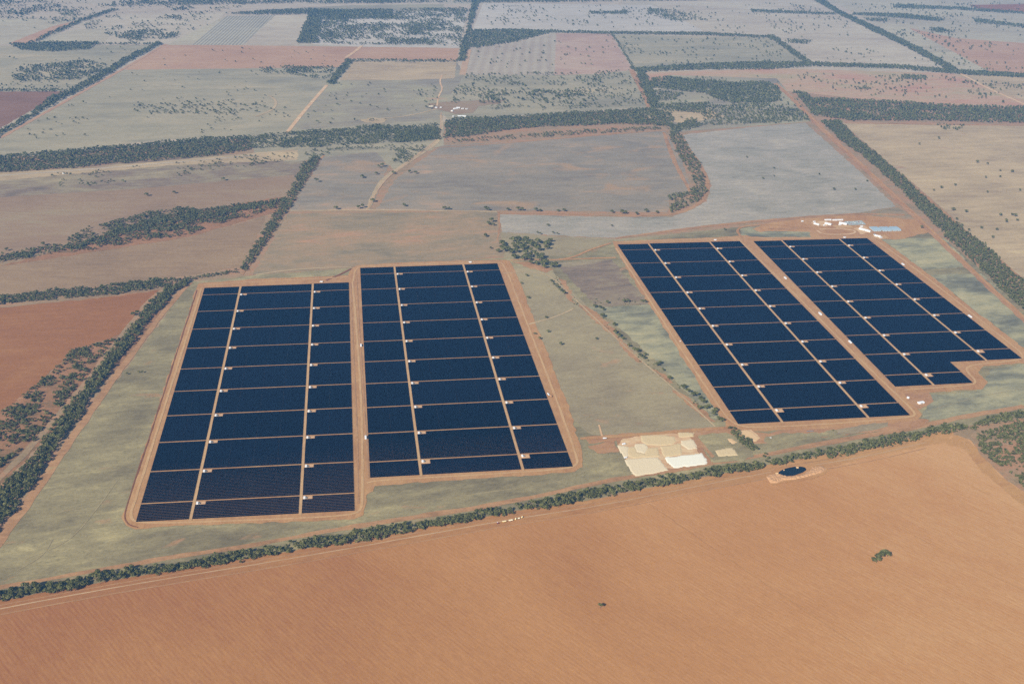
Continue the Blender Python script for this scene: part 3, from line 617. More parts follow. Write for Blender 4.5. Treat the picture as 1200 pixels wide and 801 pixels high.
station0 = make_station(); used = False
for k in range(4):
    cu = CU[k]; rows = 10 if k < 3 else 9
    ang = math.atan2(*(lambda d_: (d_[1], d_[0]))(fpt(k, cu[3], 5) - fpt(k, 0, 5)))
    edges = [(0.0, cu[1] - RW), (cu[1] + RW, cu[2] - RW), (cu[2] + RW, cu[3])]
    grp = 'solar blocks of the ' + FIELD[k]
    for c_ in range(3):
        vb = BOTV[k] if not (k == 3 and c_ == 2) else 7.515
        tv = TOPV[k][0] + (TOPV[k][1] - TOPV[k][0]) * (edges[c_][0] + edges[c_][1]) / 2 / cu[3]
        gaps = [g for g in range(rows) if g < vb]
        cuts = [tv] + gaps + [vb]; nb = len(cuts) - 1
        for r in range(nb):
            v0 = cuts[r] + (GW if r > 0 else 0); v1 = cuts[r + 1] - (GW if r < nb - 1 else 0)
            lab = 'solar block, %s from near end, %s, %s' % (ORD[nb - 1 - r], STRIP[c_], FIELD[k])
            notch = (21.5 / UNIT, 15.0 / UNIT) if (c_ > 0 and r > 0) else None
            u0, u1 = edges[c_]
            if k == 3 and c_ == 1 and r == nb - 1: u1 = 1.735
            if k == 3 and c_ == 1 and r == nb - 2:
                notch = notch + (1.748, 7.53)
            solar_block(k, u0, u1, v0, v1, lab, grp, notch)
        # soil between and beneath the rows is the farm dirt; stations stand right of each road, near side of each gap
        if c_ > 0:
            for gi, g in enumerate(gaps):
                if k == 3 and c_ == 1 and g > 8: continue
                p = fpt(k, edges[c_][0] + 10.4 / UNIT, g + GW + 7.4 / UNIT)
                st = station0 if not used else dup(station0); used = True
                st.location = (p[0], p[1], 4 * LAYER + 0.1); st.rotation_euler = (0, 0, ang)
                tag(st, 'inverter station, %s from near end, %s road, %s' % (ORD[len(gaps) - 1 - gi], ('left', 'right')[c_ - 1], FIELD[k]),
                    'inverter station', 'inverter stations of the ' + FIELD[k])
    # service roads and row gaps
    for j in (1, 2):
        vb = BOTV[k] if not (k == 3 and j == 2) else 7.515
        ribbon('track', [fpt(k, cu[j], TOPV[k][0] - 0.03), fpt(k, cu[j], 4), fpt(k, cu[j], vb + 0.04)], 6.4, 7, G['road'], 0.3,
               label='%s service road inside the %s' % (('left', 'right')[j - 1], FIELD[k]), cat='track', world=True, it=0)

# ------------------------------------------------------------------ trees
def leaf_quads(r, h, nq, size, g, lobes=6, flat=0.75, zb=None):
    """leaf clumps spread through a few uneven lobes; returns (nq*4,3)"""
    zb = h * 0.28 if zb is None else zb
    hc = h - zb
    L = []
    for i in range(lobes):
        a = 2 * math.pi * (i + g.uniform(-0.4, 0.4)) / max(1, lobes - 1); d = 0.0 if i == lobes - 1 else r * g.uniform(0.42, 0.68)
        rr = r * g.uniform(0.36, 0.60) if i < lobes - 1 else r * g.uniform(0.5, 0.66)
        zc = zb + hc * (g.uniform(0.30, 0.62) if i < lobes - 1 else g.uniform(0.55, 0.68))
        L.append((d * math.cos(a), d * math.sin(a), zc, rr, min(rr * flat * 1.1, hc * 0.5)))
    L = np.array(L)
    li = g.integers(0, lobes, nq)
    d = g.normal(size=(nq, 3)); d /= np.linalg.norm(d, axis=1)[:, None]; d[:, 2] = np.where(d[:, 2] < -0.35, -d[:, 2], d[:, 2])
    rad = g.uniform(0.55, 1.0, nq) ** 0.6
    C = L[li, :3] + d * rad[:, None] * np.stack([L[li, 3], L[li, 3], L[li, 4]], 1)
    nr = d + g.normal(size=(nq, 3)) * 0.55; nr /= np.linalg.norm(nr, axis=1)[:, None]
    ref = g.normal(size=(nq, 3)); T = np.cross(nr, ref); T /= np.linalg.norm(T, axis=1)[:, None]; B = np.cross(nr, T)
    s = size * g.uniform(0.6, 1.25, nq); s2 = s * g.uniform(0.6, 1.0, nq)
    Q = np.stack([C - T * s[:, None] - B * (s2 * 0.4)[:, None], C + T * (s * 0.3)[:, None] - B * s2[:, None],
                  C + T * s[:, None] + B * (s2 * 0.5)[:, None], C - T * (s * 0.2)[:, None] + B * s2[:, None]], 1)
    return Q.reshape(-1, 3)

def trunk_mesh(r, h, g):
    V, F = [], []
    def limb(p, q, r0, r1, n=5):
        p, q = np.array(p), np.array(q); ax = q - p; ax /= np.linalg.norm(ax)
        e = np.cross(ax, (0.3, 1, 0.2)); e /= np.linalg.norm(e); f = np.cross(ax, e); i = len(V)
        for c, rr in ((p, r0), (q, r1)):
            for j in range(n):
                a = 2 * math.pi * j / n; V.append(tuple(c + rr * (e * math.cos(a) + f * math.sin(a))))
        F.extend((i + j, i + (j + 1) % n, i + n + (j + 1) % n, i + n + j) for j in range(n))
    top = (g.uniform(-.3, .3), g.uniform(-.3, .3), h * 0.42)
    limb((0, 0, -0.3), top, h * 0.032, h * 0.022)
    for i in range(4):
        a = 2 * math.pi * i / 4 + g.uniform(-.4, .4)
        limb(top, (r * 0.5 * math.cos(a), r * 0.5 * math.sin(a), h * g.uniform(0.6, 0.75)), h * 0.018, h * 0.007, 4)
    return V, F

# prototypes of the individual trees: crowns and trunks are shared meshes
protos = []
for i in range(7):
    g = np.random.default_rng(100 + i)
    r, h = 4.6 * g.uniform(0.85, 1.15), 9.6 * g.uniform(0.85, 1.2)
    Q = leaf_quads(r, h, 210, 0.95, g, lobes=int(g.integers(5, 8)), flat=g.uniform(0.7, 1.0))
    co = quads_obj('crown', Q, M['leaf']); cm = co.data; bpy.data.objects.remove(co)
    V, F = trunk_mesh(r, h, g); tm = bpy.data.meshes.new('trunk'); tm.from_pydata(V, [], F); tm.update(); tm.materials.append(M['bark'])
    protos.append((cm, tm))
def tree(x, y, s, label, group, name='tree', cat='tree', sz=1.0):
    cm, tm = random.choice(protos)
    t = empty(name, (x, y, 3 * LAYER), random.uniform(0, 6.28)); t.scale = (s, s, s * sz)
    c = bpy.data.objects.new('crown', cm); COL.objects.link(c); c.parent = t
    k = bpy.data.objects.new('trunk', tm); COL.objects.link(k); k.parent = t
    return tag(t, label, cat, group)

def scatter(px, spacing, density=1.0, clump=0.0, clsize=40.0, world=False, ragged=0.9):
    P = np.array(px, float) if world else ats(px)
    P = wobble(densify(P, spacing * 2), spacing * ragged, spacing * 4)
    lo, hi = P.min(0), P.max(0)
    gx, gy = np.meshgrid(np.arange(lo[0], hi[0] + spacing, spacing), np.arange(lo[1], hi[1] + spacing, spacing))
    Q = np.stack([gx.ravel(), gy.ravel()], 1); Q += rng.uniform(-0.48, 0.48, Q.shape) * spacing
    Q = Q[inside(Q, P)]
    p = np.full(len(Q), density)
    if clump > 0:
        _sid[0] += 1
        n = 0.6 * vnoise(Q[:, 0] / clsize, Q[:, 1] / clsize, _sid[0]) + 0.4 * vnoise(Q[:, 0] / clsize * 2.3, Q[:, 1] / clsize * 2.3, _sid[0] + 5)
        p = np.clip(density + clump * (n - 0.5) * 4, 0, 1)
    return Q[rng.random(len(Q)) < p]

class Wood:
    """a mass of trees nobody could count: one mesh"""
    def __init__(s): s.L, s.T = [], []
    def add(s, px, spacing, density=1.0, size=(3.5, 5.5), clump=0.0, clsize=40.0, hf=2.0, keep=None, world=False):
        Q = scatter(px, spacing, density, clump, clsize, world)
        if keep is not None: Q = keep(Q)
        for x, y in Q: s.one(x, y, rng.uniform(*size), hf)
        return s
    def pts(s, px, size=(3.5, 5.5), hf=1.9):
        for x, y in ats(px): s.one(x, y, rng.uniform(*size), hf)
        return s
    def one(s, x, y, r, hf):
        dist = math.sqrt(x * x + y * y + H * H)
        h = r * hf * rng.uniform(0.7, 1.35)
        if dist < 2900: nq, sz, lb = 80, 1.15, 5
        elif dist < 4300: nq, sz, lb = 40, 1.5, 4
        elif dist < 6000: nq, sz, lb = 18, 2.1, 3
        else: nq, sz, lb = 9, 3.0, 2
        Q = leaf_quads(r, h, nq, sz * r / 4.6, rng, lobes=lb, zb=h * 0.15)
        s.L.append(Q + np.array([x, y, 0.2]))
    def build(s, name, label, cat, m='leaf_far'):
        o = quads_obj(name, np.concatenate(s.L), M[m])
        return tag(o, label, cat, kind='stuff')

NEAR_LEFT = [(-40, 705), (0, 696), (60, 686), (107, 677), (155, 669), (202, 661), (270, 649), (300, 646), (370, 632), (410, 625), (472, 615), (525, 607), (575, 599), (602, 600),
             (600, 604), (540, 614), (485, 625), (410, 637), (362, 646), (300, 657), (245, 665), (190, 672), (150, 679), (100, 688), (50, 697), (0, 706), (-40, 716)]
# individual trees: first those one can pick out, the rest of the 300 from the near left hedge
groups = [
    ('clump of trees standing out in the red stubble field', 'tree in the small clump in the red stubble field', 1.0,
     [(1024, 658), (1027.5, 654), (1032, 653), (1035.5, 650.5), (1039.5, 652.5), (1029, 657.5)]),
    ('trees on the sandy paddock between the solar fields', 'dark tree on the sandy paddock between the solar fields', 0.75,
     [(617, 324), (611, 333), (619, 350), (640, 373), (627, 392), (642, 390), (632, 398), (657, 405), (699, 398)]),
    ('trees along the dry creek between the solar fields', 'olive tree along the dry creek between the solar fields', 0.95,
     [(649, 334), (653, 338), (657, 342), (661, 345), (646, 331), (697, 361), (703, 362), (707, 364), (712, 356), (706, 372), (720, 382), (721, 391), (725, 395), (730, 398),
      (737, 407), (743, 411), (747, 413), (750, 418), (754, 421), (756, 417), (770, 429), (773, 427), (777, 435), (784, 445), (801, 456), (806, 461), (812, 465), (815, 464), (821, 470),
      (824, 473), (820, 480), (827, 480), (830, 478), (837, 484), (839, 482), (836, 488), (842, 492), (846, 494), (731, 355), (735, 354), (752, 354), (756, 355)]),
    ('trees along the fence below the grey paddocks', 'lone tree along the fence line below the grey paddocks', 1.15,
     [(394, 246), (420, 245), (425, 244), (437, 237), (474, 242), (521, 246), (526, 246), (569, 246), (572, 247), (595, 247), (607, 247), (612, 247), (628, 248), (633, 248), (654, 248), (661, 248),
      (717, 250), (729, 251), (733, 251), (746, 252), (757, 249), (770, 250)]),
    ('trees on the sandy track towards the farmstead', 'tree beside the sandy track towards the farmstead', 1.25,
     [(444, 197), (448, 196), (441, 205), (461, 204), (480, 203), (487, 204), (371, 214), (425, 209)]),
    ('trees in the pale tan paddock right of the long hedge', 'dark tree in the pale tan paddock right of the long hedge', 0.95,
     [(1077, 170), (1100, 163), (1145, 191), (1157, 193), (1172, 201), (1186, 202), (1155, 209), (1172, 208), (1119, 218), (1103, 221), (1094, 224), (1157, 226), (1195, 224), (1117, 247),
      (1132, 249), (1121, 258), (1127, 265), (1150, 268), (1168, 270), (1179, 261), (1186, 253), (1190, 254), (1192, 259), (1172, 253), (1163, 279), (1135, 271)]),
    ('trees on the pale grey stubble paddock', 'small dark tree on the pale grey stubble paddock', 0.8,
     [(875, 185), (894, 210), (907, 198), (907, 207), (960, 205), (1002, 223), (977, 223), (1016, 213), (717, 266), (642, 265), (849, 270), (1080, 268)]),
    ('trees left of the pale paddock above the second solar field', 'tree left of the pale paddock above the second solar field', 1.2,
     [(576, 261), (578, 265), (569, 278), (573, 264)]),
    ('bushes on the left grass beside the leftmost solar field', 'low bush on the grass left of the leftmost solar field', 0.6, [(149, 439), (163, 437), (167, 437)]),
    ('trees at the corner of the red brown field', 'bare tree at the right corner of the red brown field', 0.9, [(156, 370), (161, 368)]),
    ('trees on the pink tan field above the creek', 'lone tree on the pink tan field above the creek', 1.0, [(262, 212), (172, 230), (204, 227), (51, 288), (8, 294)]),
    ('shrubs below the third solar field', 'small shrub below the third solar field', 0.5, [(976, 505), (1106, 498)]),
]
n_ind = 0
x, y = at(703.5, 712); tree(x, y, 1.15, 'lone dark shrub in the middle of the red stubble field', None, name='shrub', cat='shrub'); n_ind += 1
for grp, lab, sc, pts in groups:
    order = sorted(pts, key=lambda p: p[0])
    for i, (px_, py_) in enumerate(order):
        x, y = at(px_, py_)
        l = ('%s, %s from the left' % (lab, ORD[i] if i < 20 else 'number %d' % (i + 1))) if len(pts) > 1 else lab
        if i >= 20: l = '%s, %s from the right' % (lab, ORD[len(order) - 1 - i]) if len(order) - 1 - i < 20 else lab
        s_ = sc * random.uniform(1.15, 1.75)
        tree(x, y, s_, l, grp, sz=random.uniform(0.8, 1.05)); n_ind += 1
# clump above the second solar field
cl = [(582, 283), (599, 283), (613, 280), (631, 283), (648, 284), (650, 293), (638, 301), (634, 309), (648, 313), (647, 318), (631, 315), (617, 309), (603, 302), (587, 298), (592, 291)]
Q = scatter(cl, 23, 0.88, 0.2)
for x, y in Q:
    tree(x, y, random.uniform(1.5, 2.5), 'grey green tree in the clump beyond the second solar field', 'trees in the clump beyond the second solar field', sz=0.95); n_ind += 1
for px_ in ((630, 274), (633, 275), (648, 274), (653, 275), (575, 292)):
    x, y = at(*px_); tree(x, y, 1.0, 'grey green tree in the clump beyond the second solar field', 'trees in the clump beyond the second solar field'); n_ind += 1
# the near hedge, from its left end as far as the 300 individual trees reach
Q = scatter(NEAR_LEFT, 7.2, 0.86, 0.22, 20)
Q = Q[np.argsort(Q[:, 0] - 0.0)]
vis = Q[Q[:, 0] > at(0, 697)[0] - 6]
left = max(0, 300 - n_ind); print('INDIV before hedge', n_ind)
for x, y in vis[:left]:
    s_ = random.choice((0.6, 0.8, 0.95, 1.05, 1.2, 1.35)) * random.uniform(0.9, 1.1)
    tree(x, y, s_ * 1.18, 'dense dark green tree in the left end of the near hedge', 'trees in the left end of the near hedge', sz=random.choice((0.75, 0.9, 1.0, 1.15, 1.4)))
wd = Wood()
for x, y in np.concatenate([vis[left:], Q[Q[:, 0] <= at(0, 697)[0] - 6]]): wd.one(x, y, random.uniform(3.8, 6.4), 2.1)
NEAR_RIGHT = [(604, 597), (620, 591), (657, 582), (705, 573), (750, 566), (792, 558), (837, 551), (880, 544), (896, 543), (896, 550), (830, 561), (790, 569), (730, 578), (675, 590), (632, 598), (610, 599)]
NEAR_FAR = [(901, 541), (930, 535), (967, 527), (1000, 521), (1032, 515), (1075, 509), (1107, 500), (1140, 499), (1160, 488), (1200, 483), (1260, 470), (1260, 482), (1200, 493), (1152, 500), (1140, 503), (1100, 510), (1060, 519), (995, 534), (937, 540), (905, 547)]
wd.add(NEAR_RIGHT, 7.2, 0.9, (2.6, 7.4), 0.2, 20); wd.add(NEAR_FAR, 7.4, 0.88, (2.6, 7.2), 0.22, 20)
wd.pts([(1107, 497), (1104, 499), (870, 520), (873, 522)], (4, 5))
wd.build('tree_belt', 'long dark hedge of trees behind the red stubble field', 'tree belt', 'leaf')
# short hedge beside the storage yard, scrub at the right, left hedge and its scrub
wd = Wood(); wd.add([(855, 502), (862, 503), (870, 511), (880, 516), (888, 527), (886, 531), (878, 528), (866, 517), (857, 509)], 7.0, 0.95, (3.2, 5.2))
wd.pts([(897, 533), (900, 538), (895, 536), (898, 541)]); wd.build('tree_belt', 'short hedge between the storage yard and the sand heap', 'tree belt', 'leaf')
wd = Wood(); wd.add([(1176, 500), (1260, 488), (1260, 545), (1205, 521), (1185, 511)], 8, 0.95, (3, 5)); wd.add([(1142, 510), (1200, 494), (1260, 484), (1260, 610), (1203, 573), (1180, 553), (1152, 534)], 6.8, 0.58, (2.4, 5.8), 0.5, 28)
wd.build('scrub', 'scattered green scrub at the right end of the stubble field', 'scrub', 'leaf')
LEFT_H = [(222, 329), (197, 337), (172, 359), (150, 389), (124, 419), (101, 454), (74, 484), (48, 522), (30, 547), (0, 572), (-40, 612), (-40, 668), (-2, 620), (20, 594), (57, 540), (92, 490), (115, 453), (146, 414), (173, 379), (202, 346), (221, 333)]
wd = Wood(); wd.add(LEFT_H, 6.5, 0.96, (2.8, 6.8), hf=2.2); wd.build('tree_belt', 'broad dark hedge running up the left side', 'tree belt', 'leaf')
wd = Wood(); wd.add([(134, 397), (86, 411), (42, 452), (0, 486), (-40, 510), (-40, 590), (0, 548), (45, 512), (72, 475), (100, 445), (122, 412)], 6.2, 0.56, (2.2, 5.4), 0.62, 34, hf=1.6)
wd.build('scrub', 'clumpy low scrub left of the left hedge', 'scrub', 'leaf')
wd = Wood(); wd.add([(-40, 353), (0, 347), (110, 337), (180, 328), (216, 328), (190, 338), (110, 348), (0, 357), (-40, 361)], 7.4, 0.88, (2.8, 6.0), 0.25, 30)
wd.add([(215, 326), (240, 323), (278, 317), (280, 320), (240, 326), (216, 330)], 8, 0.75, (2.8, 4.6))
wd.build('tree_belt', 'cross hedge between the red and tan fields at the left', 'tree belt')
wd = Wood(); wd.add([(280, 316), (300, 286), (318, 257), (330, 238), (346, 212), (354, 194), (366, 184), (376, 186), (368, 200), (356, 216), (340, 242), (325, 264), (305, 294), (288, 320)], 8.5, 0.9, (3.5, 5.8), 0.1)
wd.build('tree_belt', 'trees climbing from the left hedge to the wide wood', 'tree belt')
wd = Wood(); wd.add([(-30, 302), (0, 299), (65, 289), (100, 269), (130, 261), (175, 249), (215, 244), (250, 249), (300, 239), (336, 234), (330, 241), (300, 252), (250, 264), (220, 275), (155, 285), (120, 292), (45, 300), (0, 309), (-30, 313)], 9.2, 0.56, (3.2, 6.6), 0.6, 50)
wd.add([(0, 303), (80, 292), (130, 272), (180, 257), (215, 248), (290, 240), (335, 233), (335, 238), (290, 246), (240, 258), (205, 270), (150, 272), (95, 291), (40, 300), (0, 308)], 9, 0.75, (3.6, 6), 0.25, 50)
wd.build('woodland', 'wooded creek line crossing the left fields', 'woodland')
wd = Wood(); wd.add([(-30, 187), (0, 184), (100, 175), (170, 169), (240, 162), (300, 160), (300, 174), (260, 182), (200, 187), (140, 192), (80, 198), (0, 203), (-30, 205)], 10, 0.88, (3.8, 7.0), 0.2, 60)
wd.add([(300, 160), (360, 154), (400, 152), (440, 147), (480, 149), (514, 146), (514, 163), (470, 167), (420, 170), (370, 173), (300, 174)], 10.5, 0.76, (4.0, 6.8), 0.35, 70)
wd.add([(458, 156), (516, 150), (516, 164), (465, 168)], 10.5, 0.9, (4.2, 6.2))
wd.add([(452, 172), (490, 168), (500, 173), (495, 180), (472, 193), (460, 190), (464, 182)], 12, 0.55, (4.2, 6), 0.4)
wd.add([(60, 205), (200, 192), (300, 182), (345, 178), (345, 186), (260, 202), (140, 214), (70, 222)], 14, 0.10, (3.8, 5.8), 0.35, 70)
wd.add([(355, 178), (400, 173), (440, 170), (452, 174), (380, 180), (362, 190)], 13, 0.3, (4, 6), 0.3)
wd.build('woodland', 'wide dark wood across the left middle distance', 'woodland')
wd = Wood(); wd.add([(521, 143), (535, 139), (560, 139), (600, 137), (660, 133), (720, 130), (762, 127), (786, 133), (790, 150), (762, 147), (720, 146), (640, 149), (600, 152), (560, 159), (521, 163)], 10, 0.88, (3.8, 7.0), 0.2, 60)
wd.add([(522, 165), (560, 162), (620, 158), (700, 152), (770, 149), (778, 152), (700, 157), (620, 162), (530, 168)], 12, 0.5, (4, 5.6), 0.3)
wd.add([(744, 82), (756, 83), (766, 105), (774, 127), (762, 128), (752, 103)], 10, 0.98, (4.4, 6.2))
wd.add([(716, 41), (719, 41), (731, 60), (744, 81), (740, 82), (727, 58)], 12, 0.8, (4, 5.4))
wd.add([(724, 55), (740, 53), (752, 60), (738, 66)], 16, 0.35, (4.5, 6), 0.3)
wd.build('woodland', 'dense wood behind the large grey paddock', 'woodland')
wd = Wood(); wd.add([(783, 151), (794, 152), (806, 172), (820, 192), (826, 210), (830, 222), (815, 238), (800, 245), (786, 249), (783, 230), (805, 226), (814, 218), (806, 200), (793, 180)], 10, 0.62, (4, 6), 0.3)
wd.build('tree_belt', 'loose tree belt bending between the grey and pale paddocks', 'tree belt')
wd = Wood(); wd.add([(763, 92), (785, 91), (825, 95), (860, 97), (900, 97), (914, 105), (914, 118), (900, 121), (850, 121), (825, 110), (763, 103)], 10.5, 0.78, (4.0, 7.2), 0.35)
wd.add([(768, 106), (800, 110), (790, 118), (772, 118)], 12, 0.6, (4.4, 6)); wd.add([(772, 123), (830, 121), (826, 133), (800, 132), (778, 130)], 11, 0.8, (4.4, 6.2), 0.2)
wd.add([(825, 125), (900, 121), (940, 131), (948, 142), (900, 145), (825, 148)], 12, 0.55, (4.4, 6), 0.3); wd.add([(783, 148), (815, 140), (822, 148), (800, 155), (786, 153)], 11, 0.85, (4.4, 6))
wd.build('woodland', 'patchy wood left of the red road', 'woodland')
wd = Wood(); wd.add([(928, 107), (945, 110), (950, 116), (1025, 118), (1100, 123), (1200, 126), (1260, 128), (1260, 148), (1200, 145), (1100, 142), (1000, 142), (955, 136)], 11, 0.74, (4.0, 7.2), 0.35, 90)
wd.build('woodland', 'wide wood right of the red road', 'woodland')
wd = Wood(); wd.add([(962, 142), (984, 142), (1002, 162), (1025, 179), (1060, 209), (1080, 229), (1110, 254), (1140, 279), (1162, 294), (1182, 317), (1200, 329), (1260, 372), (1260, 415), (1200, 362), (1182, 350), (1165, 331), (1140, 308), (1112, 281), (1080, 248), (1050, 218), (1012, 184), (982, 163)], 8.4, 0.92, (3.2, 6.2), 0.12, 40)
wd.build('tree_belt', 'broad hedge beside the long straight red road', 'tree belt')
wd = Wood()
wd.add([(640, 322), (655, 326), (672, 348), (700, 362), (722, 384), (742, 408), (760, 420), (790, 446), (812, 462), (846, 496), (836, 494), (806, 470), (770, 440), (735, 410), (700, 376), (664, 350)], 9, 0.13, (1.2, 2.8), 0.3, 40, 1.3)
wd.add([(690, 352), (760, 350), (764, 357), (695, 360)], 10, 0.18, (1.4, 3.2), 0.4, 40, 1.3)
wd.build('scrub', 'small grey green bushes scattered along the dry creek', 'scrub', 'leaf')
# far hedges and woods
wd = Wood(); wd.add([(-20, 170), (0, 153), (35, 134), (60, 114), (90, 102), (120, 84), (145, 69), (185, 50), (190, 52), (150, 73), (120, 93), (82, 112), (40, 136), (0, 159), (-20, 175)], 11, 0.95, (5, 7))
wd.add([(34, 51), (60, 38), (95, 23), (133, 11), (138, 12), (100, 25), (64, 40), (39, 51)], 13, 0.9, (5, 7)); wd.add([(-20, 105), (72, 105), (72, 108), (-20, 108)], 13, 0.6, (5, 6.5))
wd.build('tree_belt', 'long diagonal hedge at the upper left', 'tree belt')
wd = Wood(); wd.add([(11, 52), (60, 50), (116, 50), (104, 58), (60, 61), (24, 59)], 13, 0.95, (5, 7)); wd.add([(100, 51), (186, 51), (186, 53), (100, 53)], 14, 0.6, (5, 6))
wd.add([(12, 86), (25, 78), (100, 72), (128, 76), (100, 94), (20, 96)], 14, 0.5, (5, 7), 0.5, 90); wd.add([(0, 98), (80, 96), (80, 104), (0, 106)], 16, 0.12, (5, 6.5))
wd.add([(122, 40), (170, 36), (212, 36), (206, 45), (150, 50)], 15, 0.5, (5.5, 7.5), 0.5, 110)
wd.build('woodland', 'scattered dark woods left of the diagonal hedge', 'woodland')
wd = Wood(); wd.add([(-20, 2), (120, 2), (300, -2), (500, -4), (600, 0), (660, 0), (1260, -12), (1260, -5), (660, 3), (500, 4), (320, 5), (140, 8), (0, 9)], 18, 0.6, (6, 9), 0.5, 400)
wd.add([(0, 8), (135, 6), (135, 14), (90, 22), (0, 22)], 18, 0.2, (5.5, 8), 0.5, 160); wd.add([(150, 8), (300, 4), (300, 10), (150, 15)], 17, 0.10, (5.5, 8), 0.4, 160)
wd.add([(140, 16), (262, 12), (220, 30), (110, 40), (95, 30)], 20, 0.05, (5.5, 8), 0.25, 100)
wd.build('woodland', 'thin dark tree lines at the top of the view', 'woodland')
wd = Wood(); wd.add([(264, 17), (300, 14), (360, 11), (372, 11), (372, 17), (300, 18)], 15, 0.85, (5.5, 7.5)); wd.add([(364, 12), (379, 12), (372, 51), (348, 51)], 13, 0.95, (5.5, 7.5))
wd.add([(377, 12), (450, 12), (548, 10), (540, 55), (500, 53), (420, 53), (374, 51)], 15, 0.42, (5.2, 7.5), 0.5, 170); wd.add([(377, 12), (460, 12), (460, 22), (376, 24)], 15, 0.8, (5.2, 7.5))
wd.build('woodland', 'far open wood of scattered trees at the top', 'woodland')
wd = Wood(); wd.add([(554, -2), (563, -2), (556, 20), (550, 37), (549, 57), (545, 72), (536, 72), (541, 52), (547, 35)], 12, 0.97, (5.4, 7.4)); wd.add([(551, 36), (600, 35), (652, 37), (606, 49), (556, 57), (550, 55)], 13, 0.88, (5.2, 7.2), 0.15)
wd.add([(650, 36.5), (720, 38), (826, 39), (902, 43), (902, 45), (826, 42), (720, 40.5), (650, 39)], 13, 0.9, (5, 7)); wd.add([(897, 42), (907, 42), (951, 74), (942, 74)], 13, 0.95, (5, 7))
wd.build('tree_belt', 'straight wood and hedge crossing the top middle', 'tree belt')
wd = Wood(); wd.add([(740, 81), (830, 75), (900, 73), (955, 74), (1050, 77), (1115, 82), (1260, 91), (1260, 95), (1115, 87), (1050, 81), (955, 78), (900, 82), (830, 82), (745, 85)], 12, 0.92, (5, 7), 0.1)
wd.add([(949, -2), (962, -2), (986, 14), (1026, 32), (1076, 56), (1121, 81), (1113, 84), (1062, 56), (1020, 36), (982, 17)], 12, 0.95, (5.2, 7.2))
wd.build('tree_belt', 'far hedges meeting beside the far road', 'tree belt')
wd = Wood(); wd.add([(880, 12), (980, 16), (980, 18), (880, 15)], 15, 0.85, (5.5, 7.5)); wd.add([(1000, 16), (1060, 17), (1105, 23), (1100, 26), (1050, 21), (1000, 18)], 14, 0.85, (5.5, 8), 0.1); wd.add([(1050, 6), (1120, 9), (1200, 15), (1200, 17), (1120, 12), (1050, 10)], 15, 0.8, (5.5, 8), 0.2)
wd.add([(1140, 22), (1200, 30), (1200, 33), (1142, 27)], 15, 0.7, (5.5, 8), 0.2); wd.add([(1088, 33), (1105, 34), (1116, 38), (1098, 39)], 15, 0.9, (5.5, 7.5)); wd.add([(1012, 22), (1040, 23), (1040, 26), (1014, 25)], 15, 0.8, (5.5, 7.5))
wd.add([(1058, 88), (1086, 90), (1084, 94), (1056, 93)], 13, 0.9, (5, 7)); wd.add([(1003, 103), (1021, 104), (1020, 106), (1004, 105)], 13, 0.9, (5, 7)); wd.add([(922, 47), (954, 48), (945, 52), (924, 51)], 13, 0.7, (5, 7))
wd.add([(690, 14), (735, 14), (735, 17), (690, 17)], 15, 0.8, (5.5, 7.5)); wd.add([(760, 10), (785, 12), (830, 24), (790, 26), (758, 18)], 17, 0.5, (5.5, 7.5), 0.3, 120)
wd.build('woodland', 'small strips of trees on the far upper right plains', 'woodland')
wd = Wood(); wd.add([(406, 70), (414, 71), (392, 99), (382, 99)], 11, 0.95, (5, 6.6)); wd.add([(414, 70), (536, 71), (536, 73), (414, 73)], 13, 0.75, (4.6, 6.2)); wd.add([(338, 78), (365, 79), (392, 78), (384, 98), (370, 93), (345, 88), (305, 86), (304, 80)], 13, 0.42, (4.8, 6.4), 0.5, 80)
wd.build('tree_belt', 'hedge corner beside the pale dirt road', 'tree belt')
# single trees dotted over the far pastures
wd = Wood()
D_ = lambda px, sp, de, sz=(4.2, 6.2), cl=0.0, cs=90: wd.add(px, sp * 0.92, de * 1.5, (sz[0] * 0.8, sz[1] * 1.25), cl * 1.15, cs, 1.6)
D_([(0, 165), (60, 130), (145, 86), (300, 84), (330, 110), (340, 150), (190, 160)], 30, 0.05, (3.8, 5.6), 0.10, 200)
D_([(150, 122), (300, 116), (320, 130), (250, 135), (150, 132)], 22, 0.16, (4, 6.2), 0.25, 130)
D_([(345, 150), (386, 98), (510, 98), (515, 128), (480, 140), (400, 148)], 30, 0.07, (4.2, 6.2), 0.14, 150)
D_([(526, 120), (545, 88), (742, 82), (760, 122), (640, 130), (590, 130)], 20, 0.13, (4.2, 6.4), 0.32, 110)
D_([(560, 115), (610, 108), (670, 104), (690, 112), (600, 122)], 17, 0.22, (4.5, 7), 0.4, 80)
D_([(555, 80), (565, 55), (715, 42), (735, 78)], 40, 0.07, (5, 7), 0.12)
D_([(565, 30), (572, 6), (760, 8), (815, 34)], 36, 0.08, (5, 7.5), 0.18, 200)
D_([(725, 44), (895, 46), (935, 72), (750, 79)], 34, 0.08, (5, 7), 0.25, 160)
D_([(830, 36), (780, 8), (945, 4), (1100, 78), (950, 70)], 42, 0.10, (5, 7.4), 0.22, 250)
D_([(985, 6), (1200, 2), (1200, 86), (1120, 78)], 44, 0.09, (5.5, 8), 0.25, 300)
D_([(760, 94), (900, 86), (1110, 90), (1200, 118), (1000, 114), (925, 104)], 28, 0.06, (4.6, 6.6), 0.22, 200)
D_([(1120, 92), (1200, 100), (1200, 124), (1140, 116)], 26, 0.16, (4.6, 7), 0.4, 120)
D_([(0, 50), (0, 26), (90, 24), (40, 48)], 60, 0.03, (5, 7)); D_([(125, 36), (200, 16), (262, 20), (230, 36)], 36, 0.08, (5.5, 7.5), 0.2, 160)
